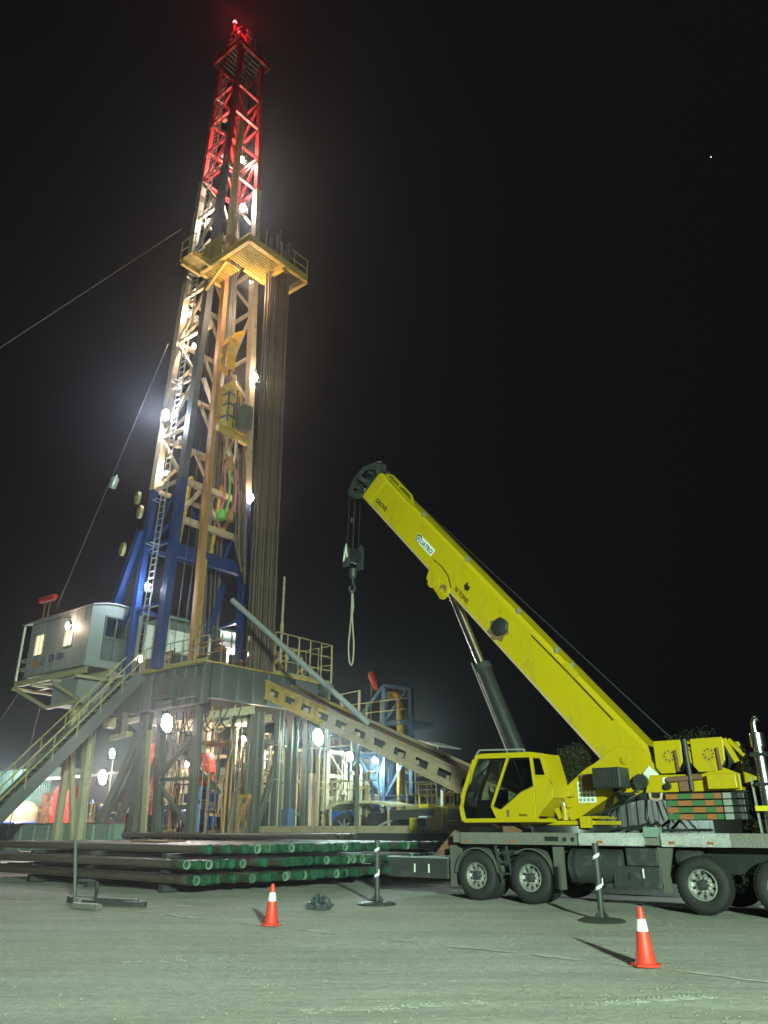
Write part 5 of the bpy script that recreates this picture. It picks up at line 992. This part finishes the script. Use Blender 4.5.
# bracket stair between cab and turret
for p, q, w_ in (((-9.35, 2.33), (-8.8, 2.33), .08), ((-9.36, 2.28), (-9.16, 1.8), .08), ((-9.02, 2.3), (-8.92, 2.05), .06)): B(crn, 'cab_bracket', 'crane_yellow', (p[0], 17.9, p[1]), (q[0], 17.9, q[1]), w_, .12, (0, 1, 0))
MB().box(-9.42, -9.0, 18.08, 19.05, 1.765, 2.35).build('gap_shade_box', 'black_paint', crn, .03)  # black box added to darken the gap between cab and turret
X(crn, 'cab_mount', 'black_paint', -10.3, -9.45, 17.6, 18.4, 1.77, 1.80)
T(crn, 'swing_motor', 'crane_yellow_worn', (-9.08, 17.95, 1.77), (-9.08, 17.95, 2.1), .08, 14); T(crn, 'swing_motor', 'galvanised', (-9.08, 17.95, 2.1), (-9.08, 17.95, 2.18), .07, 12)
# boom
bo = Vector((-8.17, 0, 3.17)); bd = Vector((-7.46, 0, 8.73)).normalized(); bn = Vector((-bd.x*0 + bd.z, 0, -bd.x)).normalized()
BV0, BV1, BD = 18.1, 18.98, 1.04
def bp3(s, t, v): p = bo + bd*s + bn*t; return Vector((p.x, v, p.z))
def boomsec(s0, s1, d0, d1, inset, m, name, bevel=.0, parent=None):
    sec = [(d0 + .06, BV0 + inset), (d0, BV0 + inset + .12), (d0, BV1 - inset - .12), (d0 + .06, BV1 - inset), (d1 - .09, BV1 - inset), (d1, BV1 - inset - .1), (d1, BV0 + inset + .1), (d1 - .09, BV0 + inset)]
    n_ = len(sec); vs = [bp3(s, t, v) for s in (s0, s1) for t, v in sec]
    return MB().add(vs, [tuple(range(n_)), tuple(range(2*n_-1, n_-1, -1))] + [(i, i+n_, (i+1) % n_ + n_, (i+1) % n_) for i in range(n_)]).build(name, m, parent or crn, bevel)
boom = boomsec(-1.25, 11.35, 0, BD, 0, 'crane_yellow', 'boom')
boomsec(11.15, 11.6, -.03, BD + .03, -.03, 'crane_yellow', 'boom_collar', .01, boom)
boomsec(11.6, 11.75, .06, BD - .06, .05, 'dusty_black', 'inner_section', 0, boom)
for s, t in ((11.75, 0),):
    hd = [bp3(11.7, .05, 0), bp3(11.7, .95, 0), bp3(12.0, 1.05, 0), bp3(12.45, .75, 0), bp3(12.5, .2, 0), bp3(12.35, -.25, 0), bp3(12.0, -.2, 0)]
    for v in (18.2, 18.85):
        for p, q in zip(hd, hd[1:] + hd[:1]): MB().bar((p.x, v, p.z), (q.x, v, q.z), .17, .05, (0, 1, 0)).build('head_plate', 'dusty_black', boom)
        MB().bar(bp3(11.7, .5, v), bp3(12.5, .35, v), .14, .05, (0, 1, 0)).build('head_plate', 'dusty_black', boom)
    for ss, tt in ((12.25, .05), (12.1, .75), (11.9, .4)): MB().tube(bp3(ss, tt, 18.15), bp3(ss, tt, 18.93), .06, 10).build('head_pin', 'dark_steel', boom)
    MB().path([bp3(11.8, 1.0, 18.2), bp3(12.1, 1.3, 18.3), bp3(12.4, 1.0, 18.4)], .03, 6).build('head_cable', 'black_paint', boom)
    for (ss, tt) in ((12.25, .05), (12.1, .75)):
        for v in (18.38, 18.54, 18.7): MB().lathe([(.05, -.03), (.2, -.02), (.27, -.045), (.29, -.045), (.24, 0), (.29, .045), (.27, .045), (.2, .02), (.05, .03)], bp3(ss, tt, v), (0, 1, 0), 18).build('head_sheave', 'black_paint', boom)
    MB().box(bp3(12.2, .9, 0).x - .25, bp3(12.2, .9, 0).x + .25, 18.3, 18.75, bp3(12.2, .9, 0).z - .1, bp3(12.2, .9, 0).z + .25).build('head_guard', 'dusty_black', boom, .04)
for p, q in (((11.4, 1.12), (11.1, 1.26)), ((11.1, 1.26), (9.9, 1.24)), ((9.9, 1.24), (9.6, 1.06)), ((10.6, 1.08), (10.6, 1.25)), ((11.4, 1.12), (10.6, 1.1)), ((10.6, 1.1), (9.6, 1.06))): B(boom, 'top_guard', 'crane_yellow', bp3(*p, BV0 + .06), bp3(*q, BV0 + .06), .05, .05)
lug_pts = [(-13.08, 8.57), (-12.84, 9.13), (-12.55, 8.85), (-12.33, 8.53), (-12.23, 8.13), (-12.3, 7.9), (-12.46, 7.80), (-12.62, 7.86), (-12.72, 8.05)]
for v in (BV0 - .05, BV1 + .002): MB().prism(lug_pts, 'v', v, v + .048).build('cylinder_lug', 'crane_yellow', boom, .012)
for p, q in zip(lug_pts[1:5], lug_pts[2:5]): B(boom, 'lug_weld', 'decal_dark', (p[0] + .02, BV0 - .008, p[1]), (q[0] + .02, BV0 - .008, q[1]), .03, .012, (0, 1, 0))
for (u, z), r in zip(((-12.80, 8.42), (-12.48, 8.06)), (.2, .19)): MB().tube((u, BV0 - .09, z), (u, BV0 - .051, z), r, 20).build('lug_boss', 'crane_yellow', boom, .01)
T(boom, 'lug_pin', 'rust', (-12.44, BV0 - .105, 8.12), (-12.44, BV0 - .091, 8.12), .13, 18); T(boom, 'lug_pin', 'crane_yellow', (-12.48, BV0 - .12, 8.05), (-12.48, BV0 - .106, 8.05), .09, 18)
for i, (p, q) in enumerate(((11.1, .05), (11.15, 1.0))): pass
hole = Vector((-10.6, 0, 6.70))
pts = []
for i in range(14): a = i*2*math.pi/14; r = .36 if i % 2 else .27; pts.append((hole.x - .09 + r*math.cos(a), hole.z - .05 + r*math.sin(a)))
MB().prism(pts, 'v', BV0 - .03, BV0 - .002).build('reel_plate', 'rust', boom); MB().lathe([(0, 0), (.24, 0), (.24, -.08), (.21, -.1), (.06, -.1), (0, -.12)], (hole.x, BV0 - .031, hole.z), (0, 1, 0), 24).build('cable_reel', 'black_paint', boom)
for s in (9.0, 6.6, 4.2, 2.6, 2.0): MB().box(bp3(s, BD + .05, 0).x - .04, bp3(s, BD + .05, 0).x + .04, BV0 + .02, BV0 + .1, bp3(s, BD + .05, 0).z - .07, bp3(s, BD + .05, 0).z + .07).build('rope_guide', 'galvanised', boom)
B(boom, 'wear_plate', 'crane_yellow', bp3(2.2, BD - .05, BV0 - .012), bp3(1.7, BD - .05, BV0 - .012), .2, .02, (0, 1, 0))
T(boom, 'hoist_rope', 'cable', bp3(12.1, 1.05, 18.5), (-6.4, 18.5, 3.4), .016, 5)
tdir = -bd
MB().bar(bp3(-.9, .035, BV0 - .004), bp3(11.1, .035, BV0 - .004), .012, .05, bn).build('edge_strip', 'tan_plate', boom)
for s_ in (.9, 3.6, 7.1, 9.6): MB().bar(bp3(s_, .1, BV0 - .002), bp3(s_, BD - .1, BV0 - .002), .012, .006, bd).build('weld_seam', 'crane_yellow_worn', boom)
for s_, t_, w_, h_ in ((2.9, .3, .3, .2), (4.6, .75, .12, .12), (10.2, .7, .14, .14)): MB().bar(bp3(s_ - w_/2, t_, BV0 - .004), bp3(s_ + w_/2, t_, BV0 - .004), .01, h_, bn).build('access_plate', 'crane_yellow_worn', boom)
MB().path([bp3(.3, .9, BV0 - .02), bp3(2., .92, BV0 - .03), bp3(3.4, .9, BV0 - .02)], .014, 5).build('hose', 'black_paint', boom)
text("GROVE", .2, bp3(11.0, .24, BV0 - .006), tdir, bn, 'decal_dark', boom, 'lettering')
MB().add([bp3(s, t, v) for v in (BV0 - .008, BV0 - .001) for s, t in ((8.62, .34), (7.72, .34), (7.72, .58), (8.62, .58))], [(0, 1, 2, 3), (0, 4, 5, 1), (1, 5, 6, 2), (2, 6, 7, 3), (3, 7, 4, 0)]).build('name_plate', 'decal_white', boom)
MB().add([bp3(s, t, v) for v in (BV0 - .013, BV0 - .0081) for s, t in ((8.61, .35), (8.42, .35), (8.42, .57), (8.61, .57))], [(0, 1, 2, 3), (0, 4, 5, 1), (1, 5, 6, 2), (2, 6, 7, 3), (3, 7, 4, 0)]).build('name_square', 'decal_blue', boom)
text("Q", .2, bp3(8.59, .39, BV0 - .016), tdir, bn, 'decal_white', boom); text("UATRO", .19, bp3(8.4, .385, BV0 - .012), tdir, bn, 'decal_blue', boom)
text("70 TONS", .17, bp3(6.3, .17, BV0 - .006), tdir, bn, 'decal_dark', boom)
MB().add([bp3(s, t, v) for v in (BV0 - .008, BV0 - .001) for s, t in ((6.1, .5), (5.98, .4), (5.86, .45), (5.88, .58), (6.0, .57), (6.05, .66))], [(0, 1, 2, 3, 4, 5)] + [(i, i+6, (i+1) % 6 + 6, (i+1) % 6) for i in range(6)]).build('emblem', 'decal_dark', boom)
# lift cylinder
CP, CQ = Vector((-12.46, 18.54, 8.06)), Vector((-10.0, 18.54, 2.0)); cm = lerp(CP, CQ, .365)
T(crn, 'lift_rod', 'chrome', CP, cm, .14, 20); T(crn, 'lift_cylinder', 'black_paint', cm, CQ, .215, 24)
MB().lathe([(.15, 0), (.245, .0), (.255, .03), (.255, .16), (.215, .18)], cm, CQ - CP, 24).build('gland', 'dusty_black', crn)
T(crn, 'cylinder_pipe', 'cable_light', cm + Vector((-.2, -.22, .05)), CQ + Vector((-.2, -.22, 0)), .025, 6); T(crn, 'rod_pipe', 'tan_plate', CP + Vector((.12, -.17, 0)), cm + Vector((.12, -.17, 0)), .03, 6)
# carrier engine stack at right
es = MB().lathe([(.12, 1.5), (.12, 3.08), (.1, 3.1), (.1, 3.16), (.145, 3.18), (.145, 3.45), (.07, 3.48)], (-4.53, 18., 0), n=24).build('exhaust_stack', 'chrome', crn)
MB().path([(-4.55, 18., 3.47), (-4.55, 18., 3.66), (-4.52, 18., 3.74), (-4.45, 18., 3.76)], .065, 12).build('stack_tip', 'chrome', es)
X(es, 'clamp', 'black_paint', -4.7, -4.36, 17.87, 18.14, 2.98, 3.06); X(es, 'clamp', 'black_paint', -4.7, -4.36, 17.87, 18.14, 2.4, 2.47)
for i in range(12): T(es, 'heat_slot', 'black_paint', (-4.53 - .1, 17.9, 2.3 + .05*i), (-4.53 - .06, 17.872, 2.3 + .05*i), .014, 6)
B(crn, 'stack_post', 'galvanised', (-4.75, 18., 1.5), (-4.78, 18., 2.6), .04); X(crn, 'marker_plate', 'bright_yellow', -4.75, -4.45, 17.8, 17.83, 1.92, 2.02)
MB().box(-4.55, -3.2, 18.1, 19.8, 1.5, 2.7).build('engine_hood', 'black_paint', crn, .04)
for k in range(6): MB().path([(-8.2 + .25*k, 17.6 + .25*k, 1.52), (-7.6 + .2*k, 17.7 + .2*k, 1.6 + .04*k), (-6.9, 17.75 + .2*k, 1.55), (-6.2 + .1*k, 17.9, 1.56)], .03, 6).build('hydraulic_hose', 'black_paint', crn)
# hook block and sling (hang from the boom head)
hk = thing('hook_block', 'dark pulley hook block hanging on ropes from the crane boom tip', 'hook block', (-16.5, 18.55, 9.9))
for dv, du in ((-.16, -.12), (-.16, .12), (.14, -.12), (.14, .12)): T(hk, 'hoist_rope', 'cable', (-16.5 + du, 18.55 + dv, 10.4), (-16.42 + du, 18.55 + dv, 12.5), .014, 5)
MB().prism([(-16.72, 9.75), (-16.45, 9.75), (-16.45, 10.35), (-16.58, 10.62), (-16.74, 10.35)], 'v', 18.3, 18.36).build('cheek_plate', 'dusty_black', hk, .015); MB().prism([(-16.5, 9.7), (-16.22, 9.7), (-16.2, 10.45), (-16.3, 10.6), (-16.5, 10.45)], 'v', 18.74, 18.8).build('cheek_plate', 'dusty_black', hk, .015)
MB().prism([(-16.72, 9.95), (-16.58, 10.58), (-16.5, 10.1), (-16.54, 10.05), (-16.58, 10.3), (-16.64, 9.98)], 'v', 18.285, 18.298).build('warning_mark', 'white_band', hk)
for v in (18.45, 18.6): MB().lathe([(.05, -.04), (.24, -.05), (.26, -.05), (.26, .05), (.24, .05), (.05, .04)], (-16.45, v, 10.15), (0, 1, 0), 18).build('sheave', 'black_paint', hk)
MB().lathe([(0, 0), (.1, 0), (.13, .1), (.13, .3), (0, .34)], (-16.47, 18.55, 9.4), n=12).build('swivel', 'dark_steel', hk)
MB().path([(-16.47, 18.55, 9.42), (-16.47, 18.55, 9.2), (-16.38, 18.55, 9.05), (-16.42, 18.55, 8.9), (-16.55, 18.55, 8.88), (-16.62, 18.55, 9.0), (-16.6, 18.55, 9.12)], .045, 8).build('hook', 'dark_steel', hk)
T(hk, 'rope_ball', 'dark_steel', (-16.42, 18.4, 11.35), (-16.42, 18.4, 11.5), .06, 8)
sl = []
for i in range(25):
    t = i/24; z = 8.95 - 2.5*max(0, math.sin(math.pi*t))**.8; u = -16.5 + .13*math.sin(2*math.pi*t)*min(1, max(0, (8.4 - z)/1.2)) - .02*math.sin(9*t)
    sl.append((u, 18.55 + .02*math.cos(8*t), z))
sg = MB().path(sl, .028, 6).path([(-16.5, 18.55, 8.95), (-16.46, 18.57, 8.4), (-16.52, 18.53, 7.9)], .035, 6); solid(sg, 'wire_sling', 'rope', 'pale wire sling looped over the crane hook, hanging empty', 'sling')

# ================================================================== BEHIND THE CRANE
container((-12.2, 21.5, 0), 5.4, 2.4, 2.42, 'cladding', 'low ribbed grey site container seen under the crane boom foot')
floodlight((-6.6, 19.6, 2.75), (-.5, .8, -.35), 'small added fill lamp behind the crane winches facing the grey container', 150, 'lamp_cyan', .2, 'added fill lamps')  # added out of sight to brighten the container in the crane's shadow
fr = thing('rope_heap', 'tan straps hanging down the container side behind the counterweight', 'straps', (-8., 21.4, 1.4))
for i in range(6): MB().path([(-8.35 + .12*i, 21.38, 2.4), (-8.4 + .2*i, 21.36, 1.9), (-8.2 + .22*i, 21.36, 1.5)], .018, 5).build('strap', 'rope', fr)
tnk = MB().lathe([(0, 0), (.5, 0), (.55, .1), (.55, .8), (.45, .95), (0, 1.)], (-16.6, 24.9, 2.9), (.6, .2, .1), 16); solid(tnk, 'buoy_drum', 'tan_plate', 'tan rounded drum on the ramp top edge left of the crane cab', 'drum')
def shrub(c, w, h, n_, label):
    t = thing('shrub', label, 'bush', (c[0], c[1], 0), 'bushes behind the crane')
    rng = random.Random(int(c[0]*10))
    tk_ = MB()
    for i in range(5):
        a = rng.uniform(0, 6.28); e = Vector((c[0] + w*.4*math.cos(a), c[1] + w*.3*math.sin(a), h*.8)); b_ = Vector((c[0] + .1*math.cos(a), c[1] + .1*math.sin(a), 0)); tk_.path([b_, lerp(b_, e, .4) + Vector((0, 0, .4)), e], .05, 6)
    tk_.build('trunk', 'bark', t)
    cl = [(Vector((c[0] + rng.gauss(0, w*.24), c[1] + rng.gauss(0, w*.2), h*rng.uniform(.35, .88))), rng.uniform(.4, .95)) for _ in range(26)]
    lf_ = MB()
    for i in range(n_):
        p, r = rng.choice(cl); q = Vector((rng.gauss(0, 1), rng.gauss(0, 1), rng.gauss(0, .8))); q = p + q.normalized()*r*rng.random()**.4
        d = Vector((rng.gauss(0, 1), rng.gauss(0, 1), rng.gauss(0, 1))).normalized(); e = d.orthogonal().normalized(); L_ = rng.uniform(.04, .09)
        lf_.add([q - d*L_, q + e*L_*.4, q + d*L_, q - e*L_*.4], [(0, 1, 2, 3)])
    lf_.build('crown', 'leaf', t)
shrub((-19.4, 40.), 3.6, 6.0, 11000, 'dark round bush behind the gap between crane cab and boom'); shrub((-17.6, 40.5), 2.6, 4.4, 7000, 'lower dark bush just left of the crane boom foot')
shrub((-12.6, 40.), 4.4, 6.2, 11000, 'dark bush whose top shows above the crane winches'); shrub((-9.6, 40.), 3., 4.6, 7000, 'dark bush at the right edge behind the exhaust stack')

# ================================================================== FOREGROUND OBJECTS
def cone():
    t = thing('traffic_cone', 'x', 'traffic cone', (0, 0, 0), 'orange traffic cones')
    b = MB(); s = .19
    b.prism([(s*math.cos(a + .39)*1.08, s*math.sin(a + .39)*1.08) for a in [i*math.pi/4 for i in range(8)]], 'z', 0, .03); b.build('base', 'cone_orange', t, .006)
    prof = lambda a, c: [(r, z) for r, z in ((.128 - .135*(z)/.72 + .02, z) for z in a)]
    f = lambda z: .14 - .108*(z - .03)/.7
    MB().lathe([(.155, .03), (f(.045), .05), (f(.42), .42)], (0, 0, 0), n=28).build('body', 'cone_orange', t)
    MB().lathe([(f(.42) + .003, .42), (f(.57) + .003, .57)], (0, 0, 0), n=28).build('reflective_band', 'white_band', t)
    MB().lathe([(f(.57), .57), (f(.71), .71), (f(.71) - .008, .725), (f(.71) - .015, .725), (f(.71) - .015, .6)], (0, 0, 0), n=28).build('tip', 'cone_orange', t)
    return t
c0 = cone(); c0.location = S(-4.52, 10.82, -.02); c0.rotation_euler = (0, 0, A + .2); c0.scale = (.93, .93, .93); c0["label"] = 'orange traffic cone with white band, the nearer one in front of the truck wheel'
copy_tree(c0, (-11.48, 10.85, -.02), 'orange traffic cone with white band, the farther one in front of the pipe ends', .6)
def barrier():
    t = thing('barrier_post', 'x', 'post', (0, 0, 0), 'black posts with round bases')
    MB().lathe([(0, 0), (.43, 0), (.44, .02), (.4, .045), (.2, .07), (0, .08)], (0, 0, 0), n=28).build('base', 'dusty_black', t)
    for i in range(4): a = i*math.pi/2 + .4; MB().prism([(0.03, .05), (.2, .05), (.03, .24)], 'v', -.012, .012).build('gusset', 'dusty_black', t).rotation_euler = (0, 0, a)
    MB().tube((0, 0, .06), (0, 0, 1.36), .06, 14).build('pole', 'dusty_black', t)
    for z in (.62, 1.16):
        MB().add([(.066*math.cos(a), .066*math.sin(a), z + dz + .05*(a)/1.6) for dz in (0, .06) for a in [-3.3 + i*.3 for i in range(12)]], [(i, i+1, i+13, i+12) for i in range(11)], True).build('tape_band', 'tape', t)
    MB().box(-.004, .004, -.075, -.061, .1, .3).build('weld', 'dark_steel', t)
    MB().box(.062, .08, -.03, -.01, .62, .74).build('reflector', 'white_band', t)
    return t
b0 = barrier(); b0.location = S(-12.66, 15.27, -.03); b0["label"] = 'black post with taped bands on a round base, the one at the pipe ends'
copy_tree(b0, (-7.12, 15.22, -.03), 'black post with taped bands on a round base, the one before the truck tool box', .8)
gp = thing('survey_post', 'thin grey post on an angle iron foot beside the pipe rack at left', 'post', (-17.64, 10.57, 0))
T(gp, 'pole', 'stair_grey', (-17.62, 10.6, 0), (-17.9, 10.55, 1.42), .035, 10)
MB().bar((-18.05, 10.70, .1), (-17.35, 10.45, .1), .1, .12).build('foot', 'dusty_black', gp); MB().path([(-17.35, 10.90, .45), (-17.20, 10.85, .3), (-17.15, 10.80, .12), (-16.25, 11.30, .1)], .05, 6).build('foot', 'dusty_black', gp)
MB().path([(-17.60, 10.60, .5), (-17.30, 10.85, .48)], .035, 6).build('brace', 'dusty_black', gp); B(gp, 'foot', 'dusty_black', (-17.45, 10.70, .06), (-15.95, 11.30, .06), .12, .1)
solid(MB().bar((-17.05, 10.25, .05), (-16.25, 10.35, .05), .16, .1), 'angle_iron', 'deck_plate', 'short scrap of angle iron on the ground by the thin grey post', 'scrap')
bg_ = MB(); rng = random.Random(4)
vs = []; nn = 14
for j in range(7):
    for i in range(nn):
        a = 2*math.pi*i/nn; r = .22*math.cos(j/6*1.5)**.7*(1 + .35*rng.uniform(-1, 1)); vs.append((-12.85 + 1.25*r*math.cos(a), 13.57 + r*math.sin(a), -.02 + .25*math.sin(j/6*1.57)*(1 + .3*rng.uniform(-1, 1))))
bg_.add(vs, [(j*nn+i, j*nn+(i+1) % nn, (j+1)*nn+(i+1) % nn, (j+1)*nn+i) for j in range(6) for i in range(nn)]); bg_.add(vs[-nn:], [tuple(range(nn))])
solid(bg_, 'plastic_bag', 'bag_plastic', 'crumpled dark plastic bag lying on the gravel between cone and post', 'bag')

# light tower standing behind the camera: it casts the long shadows of cones and posts
WT = Vector((6.1, -17., 0))
ut, vt = WT.x*UX + WT.y*UY, WT.x*VX + WT.y*VY
lt = thing('light_tower', 'yellow mobile lighting tower standing behind the photographer', 'light tower', (ut, vt, 0))
MB().box(ut - .6, ut + .6, vt - .9, vt + .9, .5, 1.3).build('body', 'bright_yellow', lt, .05); T(lt, 'mast', 'galvanised', (ut, vt, 1.3), (ut, vt, 7.1), .07, 10)
for s in (-1, 1): MB().lathe([(.05, -.1), (.3, -.1), (.3, .1), (.05, .1)], (ut + s*.7, vt, .3), (1, 0, 0), 18).build('wheel', 'rubber', lt)
B(lt, 'crossbar', 'galvanised', (ut - .8, vt, 7.1), (ut + .8, vt, 7.1), .08)
for k in range(4): X(lt, 'lamp_head', 'dark_steel', ut - .8 + k*.42, ut - .46 + k*.42, vt - .2, vt, 7.15, 7.5, bevel=.02)
la = bpy.data.lights.new('tower_lamp', 'AREA'); la.shape = 'RECTANGLE'; la.size = 1.3; la.size_y = .35; la.energy = TOWER_POWER; la.color = (.68, 1., .72); la.spread = R(95)
lo = bpy.data.objects.new('tower_lamp', la); COL.objects.link(lo)
lo.location = WT + Vector((0, .3, 7.4)); lo.rotation_euler = (Vector((-3., 20., 1.)) - lo.location).to_track_quat('-Z', 'Y').to_euler()
# one star
sv = Vector((300., 620., 640.)); pass
st_ = MB().lathe([(0, -.6), (.42, -.42), (.6, 0), (.42, .42), (0, .6)], (-129.7, 764.6, 728.), n=10).build('star', 'star_white'); st_["kind"] = 'structure'

# ================================================================== AIR
hz = MB().box(-650, 650, -650, 650, -1.2, 54.).build('haze', 'cable'); hz["kind"] = 'stuff'
hz.location = (0, 0, 0); hz.rotation_euler = (0, 0, 0)
hm = bpy.data.materials.new('haze_air'); hm.use_nodes = True; N = hm.node_tree.nodes; N.remove(N["Principled BSDF"])
pv = N.new("ShaderNodeVolumePrincipled"); pv.inputs["Density"].default_value = HAZE; pv.inputs["Color"].default_value = (.95, .95, 1, 1); pv.inputs["Anisotropy"].default_value = .9
hm.node_tree.links.new(pv.outputs[0], N["Material Output"].inputs["Volume"])
hz.data.materials.clear(); hz.data.materials.append(hm)
